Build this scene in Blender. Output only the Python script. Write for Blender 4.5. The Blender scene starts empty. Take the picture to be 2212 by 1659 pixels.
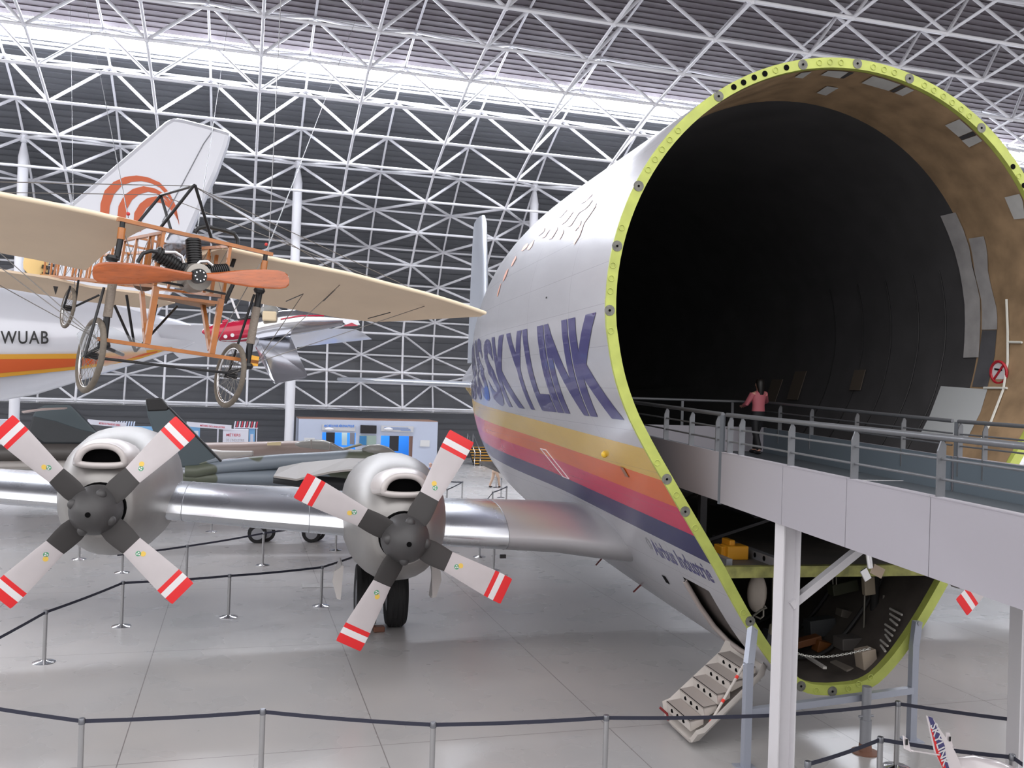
import bpy, bmesh, math, random
from mathutils import Vector, Matrix
from math import sin, cos, pi, radians as R
random.seed(7)
SC = bpy.context.scene
COL = SC.collection

# ------------------------------------------------------------------ camera
YAW, PITCH, ROLL, FPX, EYE = R(16.18), R(.39), R(1.887), 2023., 5.3
IW, IH = 2212, 1659
c_f = Vector((sin(YAW)*cos(PITCH), cos(YAW)*cos(PITCH), sin(PITCH)))
c_r = Vector((cos(YAW), -sin(YAW), 0)); c_u = c_r.cross(c_f)
c_r, c_u = cos(ROLL)*c_r + sin(ROLL)*c_u, -sin(ROLL)*c_r + cos(ROLL)*c_u
CP = Vector((0, 0, EYE))
cam = bpy.data.cameras.new('camera'); cam_o = bpy.data.objects.new('camera', cam); COL.objects.link(cam_o)
cam_o.matrix_world = Matrix(((c_r.x, c_u.x, -c_f.x, CP.x), (c_r.y, c_u.y, -c_f.y, CP.y), (c_r.z, c_u.z, -c_f.z, CP.z), (0, 0, 0, 1)))
cam.sensor_fit = 'HORIZONTAL'; cam.sensor_width = 36; cam.lens = 36*FPX/IW
cam.clip_start = .1; cam.clip_end = 400
SC.camera = cam_o

# ------------------------------------------------------------------ light and exposure
SC.view_settings.view_transform = 'Standard'; SC.view_settings.look = 'None'
SC.view_settings.gamma = 1; SC.view_settings.use_curve_mapping = False
SC.view_settings.exposure = -0.05
wd = bpy.data.worlds.new('daylight'); SC.world = wd; wd.use_nodes = True
bg = wd.node_tree.nodes['Background']; bg.inputs[0].default_value = (1, .98, .99, 1); bg.inputs[1].default_value = 2.3
SKY_STRENGTH = 70.0
def area(name, loc, target, sx, sy, power, col=(1, 1, 1)):
    l = bpy.data.lights.new(name, 'AREA'); l.shape = 'RECTANGLE'; l.size = sx; l.size_y = sy; l.energy = power; l.color = col
    o = bpy.data.objects.new(name, l); COL.objects.link(o); o.location = loc
    o.rotation_euler = (Vector(target)-Vector(loc)).to_track_quat('-Z', 'Y').to_euler(); return o

# ------------------------------------------------------------------ materials
def S(r, g, b):
    f = lambda c: (c/255/12.92) if c <= 10 else ((c/255+.055)/1.055)**2.4
    return (f(r), f(g), f(b), 1)
MATS = {}
def mat(name, col, rough=.5, metal=0., spec=.5, bump=0., bscale=20., mott=0., mscale=3., emit=0., trans=0., coat=0., stretch=None, ior=None):
    if name in MATS: return MATS[name]
    m = bpy.data.materials.new(name); m.use_nodes = True; nt = m.node_tree; N, L = nt.nodes, nt.links
    b = N['Principled BSDF']; b.inputs['Base Color'].default_value = col; b.inputs['Roughness'].default_value = rough
    b.inputs['Metallic'].default_value = metal; b.inputs['Specular IOR Level'].default_value = spec
    b.inputs['Coat Weight'].default_value = coat; b.inputs['Transmission Weight'].default_value = trans
    if ior: b.inputs['IOR'].default_value = ior
    if emit: b.inputs['Emission Color'].default_value = col; b.inputs['Emission Strength'].default_value = emit
    if bump or mott:
        tc = N.new('ShaderNodeTexCoord'); src = tc.outputs['Object']
        if stretch:
            mp = N.new('ShaderNodeMapping'); mp.inputs['Scale'].default_value = stretch; L.new(src, mp.inputs[0]); src = mp.outputs[0]
    if mott:
        n = N.new('ShaderNodeTexNoise'); n.inputs['Scale'].default_value = mscale; n.inputs['Detail'].default_value = 5; L.new(src, n.inputs['Vector'])
        cr = N.new('ShaderNodeValToRGB'); L.new(n.outputs['Fac'], cr.inputs[0])
        cr.color_ramp.elements[0].position = .3; cr.color_ramp.elements[1].position = .72
        cr.color_ramp.elements[0].color = tuple(c*(1-mott) for c in col[:3])+(1,)
        cr.color_ramp.elements[1].color = tuple(min(1, c*(1+mott*.6)) for c in col[:3])+(1,)
        L.new(cr.outputs[0], b.inputs['Base Color'])
        mr = N.new('ShaderNodeMapRange'); mr.inputs[3].default_value = max(0, rough-.08); mr.inputs[4].default_value = min(1, rough+.1)
        L.new(n.outputs['Fac'], mr.inputs[0]); L.new(mr.outputs[0], b.inputs['Roughness'])
    if bump:
        n2 = N.new('ShaderNodeTexNoise'); n2.inputs['Scale'].default_value = bscale; n2.inputs['Detail'].default_value = 3; L.new(src, n2.inputs['Vector'])
        bp = N.new('ShaderNodeBump'); bp.inputs['Strength'].default_value = bump; bp.inputs['Distance'].default_value = .02
        L.new(n2.outputs['Fac'], bp.inputs['Height']); L.new(bp.outputs[0], b.inputs['Normal'])
    MATS[name] = m; return m
WHITE = mat('white_paint', S(222, 221, 224), .35)
BLACK = mat('black_paint', S(22, 22, 24), .45)
HOLE = mat('dark_opening', S(8, 8, 9), .9, spec=.1)
CHROME = mat('chrome', S(215, 215, 218), .12, 1.)
RUBBER = mat('rubber', S(26, 26, 28), .75, bump=.2, bscale=60)
STEEL = mat('grey_steel', S(150, 152, 158), .4, .3, mott=.1)

# ------------------------------------------------------------------ mesh builder
class MB:
    def __init__(s): s.v = []; s.f = []; s.m = []; s.M = None
    def add(s, vs, fs, mi=0):
        o = len(s.v)
        s.v += [tuple(s.M @ Vector(p)) if s.M else tuple(p) for p in vs]
        s.f += [tuple(i+o for i in f) for f in fs]; s.m += [mi]*len(fs); return s
    def box(s, c, d, mi=0, M=None):
        x, y, z = (k/2 for k in d); c = Vector(c)
        vs = [Vector((a*x, b*y, e*z)) for a in (-1, 1) for b in (-1, 1) for e in (-1, 1)]
        vs = [c+(M @ p if M else p) for p in vs]
        return s.add(vs, [(0, 1, 3, 2), (4, 6, 7, 5), (0, 4, 5, 1), (2, 3, 7, 6), (0, 2, 6, 4), (1, 5, 7, 3)], mi)
    def bar(s, a, b, w, h, mi=0, up=(0, 0, 1)):           # rectangular bar from a to b
        a, b = Vector(a), Vector(b); d = (b-a).normalized(); u = Vector(up)
        x = d.cross(u); x = x.normalized() if x.length > 1e-4 else d.orthogonal().normalized(); y = x.cross(d)
        vs = [p+x*i*w/2+y*j*h/2 for p in (a, b) for i, j in ((-1, -1), (1, -1), (1, 1), (-1, 1))]
        return s.add(vs, [(3, 2, 1, 0), (4, 5, 6, 7)]+[(i, (i+1) % 4, (i+1) % 4+4, i+4) for i in range(4)], mi)
    def tube(s, pts, r, n=8, mi=0, cap=True, closed=False):
        pts = [Vector(p) for p in pts]; k = len(pts); rs = r if isinstance(r, (list, tuple)) else [r]*k
        d0 = (pts[1]-pts[0]).normalized(); x = d0.orthogonal().normalized(); vs = []
        for i, p in enumerate(pts):
            if closed: d = (pts[(i+1) % k]-pts[i-1]).normalized()
            else: d = (pts[min(i+1, k-1)]-pts[max(i-1, 0)]).normalized()
            x = (x-d*x.dot(d)); x = x.normalized() if x.length > 1e-5 else d.orthogonal().normalized(); y = d.cross(x)
            vs += [p+x*cos(2*pi*j/n)*rs[i]+y*sin(2*pi*j/n)*rs[i] for j in range(n)]
        fs = []
        for i in range(k if closed else k-1):
            a, b = i*n, ((i+1) % k)*n
            fs += [(a+j, a+(j+1) % n, b+(j+1) % n, b+j) for j in range(n)]
        if cap and not closed: fs += [tuple(range(n-1, -1, -1)), tuple((k-1)*n+j for j in range(n))]
        return s.add(vs, fs, mi)
    def lathe(s, prof, n=24, o=(0, 0, 0), ax='z', mi=0, cap=True):   # prof: (radius, height)
        o = Vector(o); vs = []
        for r, h in prof:
            for j in range(n):
                a = 2*pi*j/n; p = (r*cos(a), r*sin(a), h)
                p = {'z': p, 'y': (p[0], h, p[1]), 'x': (h, p[0], p[1])}[ax]; vs.append(o+Vector(p))
        fs = [(i*n+j, i*n+(j+1) % n, (i+1)*n+(j+1) % n, (i+1)*n+j) for i in range(len(prof)-1) for j in range(n)]
        if cap: fs += [tuple(range(n)), tuple((len(prof)-1)*n+j for j in range(n))]
        return s.add(vs, fs, mi)
    def loft(s, secs, closed=True, cap=True, mi=0):        # list of equally long point lists
        n = len(secs[0]); vs = [p for q in secs for p in q]; e = n if closed else n-1
        fs = [(i*n+j, i*n+(j+1) % n, (i+1)*n+(j+1) % n, (i+1)*n+j) for i in range(len(secs)-1) for j in range(e)]
        if cap and closed: fs += [tuple(range(n-1, -1, -1)), tuple((len(secs)-1)*n+j for j in range(n))]
        return s.add(vs, fs, mi)
    def prism(s, poly, d, mi=0):                           # poly of 3d points, thickness vector d
        n = len(poly); d = Vector(d); vs = [Vector(p) for p in poly]+[Vector(p)+d for p in poly]
        return s.add(vs, [tuple(range(n)), tuple(range(2*n-1, n-1, -1))]+[(i, (i+1) % n, (i+1) % n+n, i+n) for i in range(n)], mi)
    def disc(s, c, nrm, r, n=16, mi=0, th=.004):
        nrm = Vector(nrm).normalized(); x = nrm.orthogonal().normalized(); y = nrm.cross(x); c = Vector(c)
        return s.prism([c+x*r*cos(2*pi*j/n)+y*r*sin(2*pi*j/n) for j in range(n)], nrm*th, mi)
    def ball(s, c, r, n=12, m=8, mi=0, sc=(1, 1, 1)):
        c = Vector(c)
        secs = [[c+Vector((sc[0]*r*sin(pi*i/m)*cos(2*pi*j/n), sc[1]*r*sin(pi*i/m)*sin(2*pi*j/n), sc[2]*r*cos(pi*i/m))) for j in range(n)]
                for i in range(m+1)]
        secs[0] = [c+Vector((1e-4*cos(2*pi*j/n), 1e-4*sin(2*pi*j/n), sc[2]*r)) for j in range(n)]
        return s.loft(secs, mi=mi)
    def build(s, name, mats, parent=None, smooth=None, bevel=0., fixn=True):
        me = bpy.data.meshes.new(name); me.from_pydata(s.v, [], s.f)
        for m in (mats if isinstance(mats, (list, tuple)) else [mats]): me.materials.append(m)
        me.polygons.foreach_set('material_index', s.m)
        if fixn:
            bm = bmesh.new(); bm.from_mesh(me); bmesh.ops.recalc_face_normals(bm, faces=bm.faces); bm.to_mesh(me); bm.free()
        o = bpy.data.objects.new(name, me); COL.objects.link(o); o.parent = parent
        if smooth is not None:
            me.shade_smooth()
            bm = bmesh.new(); bm.from_mesh(me); t = R(smooth)
            for e in bm.edges:
                if len(e.link_faces) == 2 and e.calc_face_angle(0) > t: e.smooth = False
            bm.to_mesh(me); bm.free()
        if bevel:
            b = o.modifiers.new('edge', 'BEVEL'); b.width = bevel; b.segments = 2; b.limit_method = 'ANGLE'
        return o
def tag(o, label=None, cat=None, group=None, kind=None):
    if label: o['label'] = label
    if cat: o['category'] = cat
    if group: o['group'] = group
    if kind: o['kind'] = kind
    return o
def thing(name, label, cat, loc=(0, 0, 0), rz=0., group=None, M=None):
    o = bpy.data.objects.new(name, None); COL.objects.link(o); o.empty_display_size = .2
    if M is not None: o.matrix_world = M
    else: o.location = loc; o.rotation_euler = (0, 0, rz)
    return tag(o, label, cat, group)
def part(name, parent):
    o = bpy.data.objects.new(name, None); COL.objects.link(o); o.parent = parent; return o
def dup(o, parent=None):
    c = o.copy(); COL.objects.link(c); c.parent = parent
    for ch in list(o.children): dup(ch, c)
    return c
def text_geo(body, size=1., bold=0., spacing=1., res=3):
    cu = bpy.data.curves.new('t', 'FONT'); cu.body = body; cu.size = size; cu.offset = bold; cu.space_character = spacing; cu.resolution_u = res
    ob = bpy.data.objects.new('t', cu); COL.objects.link(ob)
    dg = bpy.context.evaluated_depsgraph_get(); me = bpy.data.meshes.new_from_object(ob.evaluated_get(dg))
    bpy.data.objects.remove(ob); bpy.data.curves.remove(cu); return me
def flat_text(body, o, ux, uy, width, height, m, name='lettering', parent=None, off=.004, bold=0.):
    """lettering in a plane: lower left corner o, axes ux, uy, fitted to width x height"""
    me = text_geo(body, 1., bold); xs = [v.co.x for v in me.vertices]; ys = [v.co.y for v in me.vertices]
    x0, x1, y0, y1 = min(xs), max(xs), min(ys), max(ys); ux, uy = Vector(ux).normalized(), Vector(uy).normalized(); nz = ux.cross(uy)
    for v in me.vertices:
        v.co = Vector(o)+ux*((v.co.x-x0)/(x1-x0)*width)+uy*((v.co.y-y0)/(y1-y0)*height)+nz*off
    me.name = name; me.materials.clear(); me.materials.append(m)
    for p in me.polygons: p.material_index = 0
    ob = bpy.data.objects.new(name, me); COL.objects.link(ob); ob.parent = parent; return ob
# ------------------------------------------------------------------ reading places off the photograph
def ray(x, y): return c_f+c_r*((x-IW/2)/FPX)-c_u*((y-IH/2)/FPX)
def onZ(x, y, z=0.): d = ray(x, y); return CP+d*((z-EYE)/d.z)
def onY(x, y, Y): d = ray(x, y); return CP+d*(Y/d.y)
def proj(P): d = Vector(P)-CP; w = d.dot(c_f); return (IW/2+FPX*d.dot(c_r)/w, IH/2-FPX*d.dot(c_u)/w)
def pchip(t):
    xs, ys = [a for a, b in t], [b for a, b in t]; n = len(xs)
    d = [(ys[i+1]-ys[i])/(xs[i+1]-xs[i]) for i in range(n-1)]
    mm = [d[0]]+[0 if d[i-1]*d[i] <= 0 else 2*d[i-1]*d[i]/(d[i-1]+d[i]) for i in range(1, n-1)]+[d[-1]]
    def fn(x):
        x = min(max(x, xs[0]), xs[-1]); i = 0
        while i < n-2 and x > xs[i+1]: i += 1
        h = xs[i+1]-xs[i]; u = (x-xs[i])/h
        return (2*u**3-3*u*u+1)*ys[i]+(u**3-2*u*u+u)*h*mm[i]+(-2*u**3+3*u*u)*ys[i+1]+(u**3-u*u)*h*mm[i+1]
    return fn
def lin(x, t):
    if x <= t[0][0]: return t[0][1]
    for (a, b), (c, d) in zip(t, t[1:]):
        if x <= c: return b+(d-b)*(x-a)/(c-a)
    return t[-1][1]
# ------------------------------------------------------------------ the hall
BAY, X0 = 5.4, -10.33
INNER = [(66.9, 3.75), (67.6, 6.3), (67.7, 9.1), (66.85, 11.5), (65.35, 13.87), (63.15, 15.82), (60.45, 17.45), (57.92, 18.83), (54.96, 19.92), (52.0, 20.9),
         (48.79, 21.77), (45.4, 22.43), (41.9, 23.05), (38.4, 23.6), (34.8, 24.05), (31.2, 24.4), (27.6, 24.65), (24, 24.8), (20.4, 24.85), (16.8, 24.8)]
OUTER = [(69.2, 3.55), (69.75, 5.5), (69.95, 7.6), (69.6, 10.2), (68.75, 12.8), (67.4, 15.23), (65.2, 17.53), (62.65, 19.62), (60.2, 21.3), (57.2, 22.78),
         (54.1, 23.85), (50.7, 24.7), (47.2, 25.4), (43.6, 26.0), (40, 26.5), (36.4, 26.9), (32.8, 27.2), (29.2, 27.45), (25.6, 27.6), (22, 27.65), (18.4, 27.6)]
COLS = range(-3, 16)
def floor_mat():
    m = bpy.data.materials.new('polished_concrete'); m.use_nodes = True; nt = m.node_tree; N, L = nt.nodes, nt.links; b = N['Principled BSDF']
    tc = N.new('ShaderNodeTexCoord')
    def noise(sc, det, st=(1, 1, 1)):
        mp = N.new('ShaderNodeMapping'); mp.inputs['Scale'].default_value = st; L.new(tc.outputs['Object'], mp.inputs[0])
        n = N.new('ShaderNodeTexNoise'); n.inputs['Scale'].default_value = sc; n.inputs['Detail'].default_value = det; L.new(mp.outputs[0], n.inputs['Vector']); return n.outputs['Fac']
    a = noise(.22, 3, (1, .6, 1)); c = noise(.9, 2)
    mx = N.new('ShaderNodeMath'); mx.operation = 'MULTIPLY_ADD'; L.new(c, mx.inputs[0]); mx.inputs[1].default_value = .35; L.new(a, mx.inputs[2])
    cr = N.new('ShaderNodeValToRGB'); L.new(mx.outputs[0], cr.inputs[0]); e = cr.color_ramp.elements
    e[0].position = .45; e[0].color = S(166, 166, 167); e[1].position = .9; e[1].color = S(184, 181, 179)
    # sawn joints
    sep = N.new('ShaderNodeSeparateXYZ'); L.new(tc.outputs['Object'], sep.inputs[0])
    fac = None
    for out, per, ofs in ((0, 3.62, 1.45), (1, 5.6, 3.0)):
        ad = N.new('ShaderNodeMath'); ad.operation = 'ADD'; ad.inputs[1].default_value = 200*per+ofs; L.new(sep.outputs[out], ad.inputs[0])
        md = N.new('ShaderNodeMath'); md.operation = 'MODULO'; md.inputs[1].default_value = per; L.new(ad.outputs[0], md.inputs[0])
        lt = N.new('ShaderNodeMath'); lt.operation = 'LESS_THAN'; lt.inputs[1].default_value = .016; L.new(md.outputs[0], lt.inputs[0])
        if fac is None: fac = lt.outputs[0]
        else:
            mxx = N.new('ShaderNodeMath'); mxx.operation = 'MAXIMUM'; L.new(fac, mxx.inputs[0]); L.new(lt.outputs[0], mxx.inputs[1]); fac = mxx.outputs[0]
    mc = N.new('ShaderNodeMixRGB'); L.new(fac, mc.inputs[0]); L.new(cr.outputs[0], mc.inputs[1]); mc.inputs[2].default_value = S(128, 124, 124)
    L.new(mc.outputs[0], b.inputs['Base Color'])
    mr = N.new('ShaderNodeMapRange'); L.new(c, mr.inputs[0]); mr.inputs[3].default_value = .24; mr.inputs[4].default_value = .32; L.new(mr.outputs[0], b.inputs['Roughness'])
    b.inputs['Specular IOR Level'].default_value = .5
    return m
FLOOR_M = floor_mat()
f_ = MB(); f_.add([(-45, -22, 0), (95, -22, 0), (95, 74, 0), (-45, 74, 0)], [(0, 1, 2, 3)])
tag(f_.build('floor', FLOOR_M), kind='structure')
CLAD = mat('dark_grey_cladding', S(104, 106, 110), .5, .05, mott=.1, mscale=.6, stretch=(.2, 1, 1))
ROOF = mat('roof_decking', S(94, 87, 92), .55, .05, mott=.1, mscale=.6, stretch=(.2, 1, 1))
def offset_curve(pts, d):
    out = []
    for i, (y, z) in enumerate(pts):
        a = pts[max(i-1, 0)]; b = pts[min(i+1, len(pts)-1)]; ty, tz = b[0]-a[0], b[1]-a[1]; L_ = math.hypot(ty, tz)
        out.append((y+tz/L_*d, z-ty/L_*d))
    return out
SHELL = offset_curve(OUTER, .55)
SHELL = [(70.2, 0.), (70.2, 3.4)]+SHELL[1:]+[(14, 27.6)]
def resample(pts, step):
    out = [pts[0]]
    for a, b in zip(pts, pts[1:]):
        L_ = math.hypot(b[0]-a[0], b[1]-a[1]); k = max(1, round(L_/step))
        out += [(a[0]+(b[0]-a[0])*j/k, a[1]+(b[1]-a[1])*j/k) for j in range(1, k+1)]
    return out
def clad(pts, step, depth, name, m, x0=-45, x1=95):
    q = resample(pts, step); prof = []
    for a, b in zip(q, q[1:]):                          # each board laps over the next
        ty, tz = b[0]-a[0], b[1]-a[1]; L_ = math.hypot(ty, tz); ny, nz = -tz/L_*depth, ty/L_*depth
        prof += [(a[0], a[1]), (b[0]+ny, b[1]+nz)]
    mb = MB(); vs = [(x, y, z) for y, z in prof for x in (x0, x1)]
    mb.add(vs, [(2*i, 2*i+1, 2*i+3, 2*i+2) for i in range(len(prof)-1)])
    return tag(mb.build(name, m, fixn=False), kind='structure')
def ray_shell(x, y):                                    # where a sight line meets the curved shell
    d = ray(x, y); best = None
    for i, (a, b) in enumerate(zip(SHELL, SHELL[1:])):
        dy, dz = b[0]-a[0], b[1]-a[1]; det = d.y*(-dz)+dy*d.z
        if abs(det) < 1e-9: continue
        t = (a[0]*(-dz)+dy*(a[1]-EYE))/det; s = (d.y*(a[1]-EYE)-d.z*a[0])/det
        if t > 0 and -1e-6 <= s <= 1+1e-6 and (best is None or t < best[0]): best = (t, i, s)
    return best
def cut(i, s): a, b = SHELL[i], SHELL[i+1]; return (a[0]+(b[0]-a[0])*s, a[1]+(b[1]-a[1])*s)
lo_ = ray_shell(550, 139); hi_ = ray_shell(550, 98)
pl, ph = cut(lo_[1], lo_[2]), cut(hi_[1], hi_[2])
clad(SHELL[:2], .42, .1, 'wall_back', CLAD)
clad(SHELL[1:lo_[1]+1]+[pl], .5, .1, 'wall_back_curved', CLAD)
clad([ph]+SHELL[hi_[1]+1:], .5, .05, 'ceiling', ROOF)
GLOW = bpy.data.materials.new('skylight_glazing'); GLOW.use_nodes = True
gb = GLOW.node_tree.nodes['Principled BSDF']; gb.inputs['Base Color'].default_value = (.8, .85, .9, 1); gb.inputs['Emission Color'].default_value = (.9, .93, 1, 1); gb.inputs['Emission Strength'].default_value = SKY_STRENGTH
g_ = MB(); g_.add([(-45, pl[0]+.15, pl[1]+.15), (95, pl[0]+.15, pl[1]+.15), (95, ph[0]+.15, ph[1]+.15), (-45, ph[0]+.15, ph[1]+.15)], [(0, 1, 2, 3)])
sky_ = tag(g_.build('window_1', GLOW, fixn=False), kind='structure')
fr = MB()
for k in range(3): fr.tube([(-45, pl[0]-.25-.3*k*.5, pl[1]-.12-.28*k), (95, pl[0]-.25-.3*k*.5, pl[1]-.12-.28*k)], .07, 6)
fr.build('window_frame', WHITE, sky_, smooth=40)
# closing walls; the camera side of the vault is glazed down to the gallery wall
q_ = MB(); q_.box((25, -24, 5), (140, .3, 10)); tag(q_.build('wall_front', mat('gallery_plaster', S(176, 174, 172), .6)), kind='structure')
for nm_, x_ in (('wall_left', -45), ('wall_right', 95)):
    q_ = MB(); q_.box((x_, 24, 14 if x_ > 0 else 4), (.3, 96, 28 if x_ > 0 else 8)); tag(q_.build(nm_, CLAD), kind='structure')
# the space frame: chords along the hall, ribs up the vault, webs between the two layers
FRAME_M = mat('white_steel', S(226, 226, 230), .4)
sf = thing('space_frame', 'white tubular space frame of the curved hall wall and roof', 'roof frame'); sf['kind'] = 'structure'
nI, nO = len(INNER), len(OUTER)
pin = lambda c, r: Vector((X0+BAY*c, INNER[r][0], INNER[r][1]))
pout = lambda c, r: Vector((X0+BAY*(c+.5), OUTER[r][0], OUTER[r][1]))
for r in range(nI):
    m_ = MB().tube([pin(COLS[0], r), pin(COLS[-1], r)], .085, 8); m_.build('chord', FRAME_M, sf, smooth=50)
for r in range(nO):
    m_ = MB().tube([pout(COLS[0]-1, r), pout(COLS[-1], r)], .075, 8); m_.build('chord', FRAME_M, sf, smooth=50)
for c in COLS:
    m_ = MB()
    for r in range(nI):
        if r < nI-1: m_.tube([pin(c, r), pin(c, r+1)], .08, 8)
        m_.ball(pin(c, r), .15, 8, 6)
    m_.build('rib', FRAME_M, sf, smooth=50)
    m_ = MB()
    for r in range(nO):
        if r < nO-1: m_.tube([pout(c, r), pout(c, r+1)], .07, 8)
        m_.ball(pout(c, r), .14, 8, 6)
    m_.build('rib', FRAME_M, sf, smooth=50)
m_ = MB()
for c in COLS:
    for r in range(nI):
        for dc in (-1, 0):
            for ro in (r, r+1):
                if ro < nO: m_.tube([pin(c, r), pout(c+dc, ro)], .09 if r > 2 else .075, 7, cap=False)
tag(m_.build('diagonal_web', FRAME_M, sf, smooth=50), kind='stuff')
# round columns standing in front of the wall
for c, lab in ((2, 'white round column behind the wing of the silver plane'), (-1, 'white round column at the far left edge of the wall'),
               (5, 'white round column rising just beside the big fuselage'), (8, 'white round column hidden behind the big fuselage')):
    p = pout(c, 7); m_ = MB(); m_.lathe([(.3, 0), (.3, p.z-1.2), (.14, p.z-.35)], 20); m_.ball((0, 0, p.z-.05), .3, 12, 8)
    o = m_.build('column', FRAME_M, smooth=40); o.location = (p.x, p.y, 0); tag(o, lab, 'column', kind='structure')
# ------------------------------------------------------------------ the big cargo aircraft
PSI = R(3.4); GO = Vector((9.0369, 12.568, 0)); ZC = 6.685
gL = Vector((cos(PSI), -sin(PSI), 0)); gN = Vector((sin(PSI), cos(PSI), 0))
GM = Matrix(((gL.x, gN.x, 0, GO.x), (gL.y, gN.y, 0, GO.y), (0, 0, 1, 0), (0, 0, 0, 1)))
def toG(P): d = Vector(P)-GO; return Vector((d.dot(gL), d.dot(gN), d.z))
def toW(P): return GM @ Vector(P)
gC = toG(CP)
def gray(x, y): d = ray(x, y); return Vector((d.dot(gL), d.dot(gN), d.z))
def onN(x, y, n): d = gray(x, y); return gC+d*((n-gC.y)/d.y)
def onL(x, y, l): d = gray(x, y); return gC+d*((l-gC.x)/d.x)
plane = thing('cargo_aircraft', 'huge silver cargo aircraft with its nose open and rainbow stripes along the side', 'aircraft', M=GM)
_low = [(3.928, -.41), (3.84, -.88), (3.74, -1.24), (3.56, -1.68), (3.3, -2.14), (2.96, -2.67), (2.69, -3.08), (2.41, -3.5), (2.1, -3.97), (1.82, -4.43), (1.57, -4.82), (1.3, -5.2), (1.0, -5.55), (.67, -5.82), (.38, -5.92), (0, -5.95)]
_lu, _lv = pchip([(i, p[0]) for i, p in enumerate(_low)]), pchip([(i, p[1]) for i, p in enumerate(_low)])
HALF = [(3.95*sin(R(a)), 3.95*cos(R(a))) for a in range(0, 96, 3)]+[(_lu(i/2.5), _lv(i/2.5)) for i in range(0, 38)]
fHW = pchip([(0, 3.95), (4, 3.95), (7, 3.95), (9, 3.9), (11, 3.76), (13, 3.5), (15, 3.18), (18, 2.62), (21, 1.98), (25, 1.3), (30, .6), (34, .2)])
fZT = pchip([(0, 10.635), (7, 10.62), (9, 10.57), (11, 10.42), (13, 10.15), (16, 9.6), (20, 8.75), (25, 7.7), (30, 6.8), (34, 6.0)])
fZB = pchip([(0, .735), (4, .82), (8, .95), (12, 1.2), (17, 1.75), (22, 2.7), (28, 4.2), (34, 5.4)])
def body(n, u, v):                                     # a point of the outer skin at station n
    w = min(max((n-7)/11, 0), 1); w = w*w*(3-2*w)
    if v < -1: u = u*(1-w)+w*3.95*math.sqrt(max(0, 1-((v+1)/4.95)**2))
    h, t, b = fHW(n), fZT(n), fZB(n)
    return u*h/3.95, b+(v+5.95)/9.9*(t-b)
def side(n, z):                                        # half width of the skin at height z
    p = [body(n, u, v) for u, v in HALF]
    for a, b in zip(p, p[1:]):
        if a[1] >= z >= b[1]: return a[0]+(b[0]-a[0])*(a[1]-z)/max(1e-6, a[1]-b[1])
    return 0.
def ring_pts(n, inset=0.):                              # full loop, from the crown down the left side and up the right
    h = [body(n, u, v) for u, v in HALF]; lp = [(-u, z) for u, z in h]+[(u, z) for u, z in h[-2:0:-1]]
    if inset:
        k = len(lp); q = []
        for i in range(k):
            a, b = lp[i-1], lp[(i+1) % k]; tx, tz = b[0]-a[0], b[1]-a[1]; L_ = math.hypot(tx, tz) or 1
            q.append((lp[i][0]-tz/L_*inset, lp[i][1]+tx/L_*inset))
        lp = q
    return lp
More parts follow.
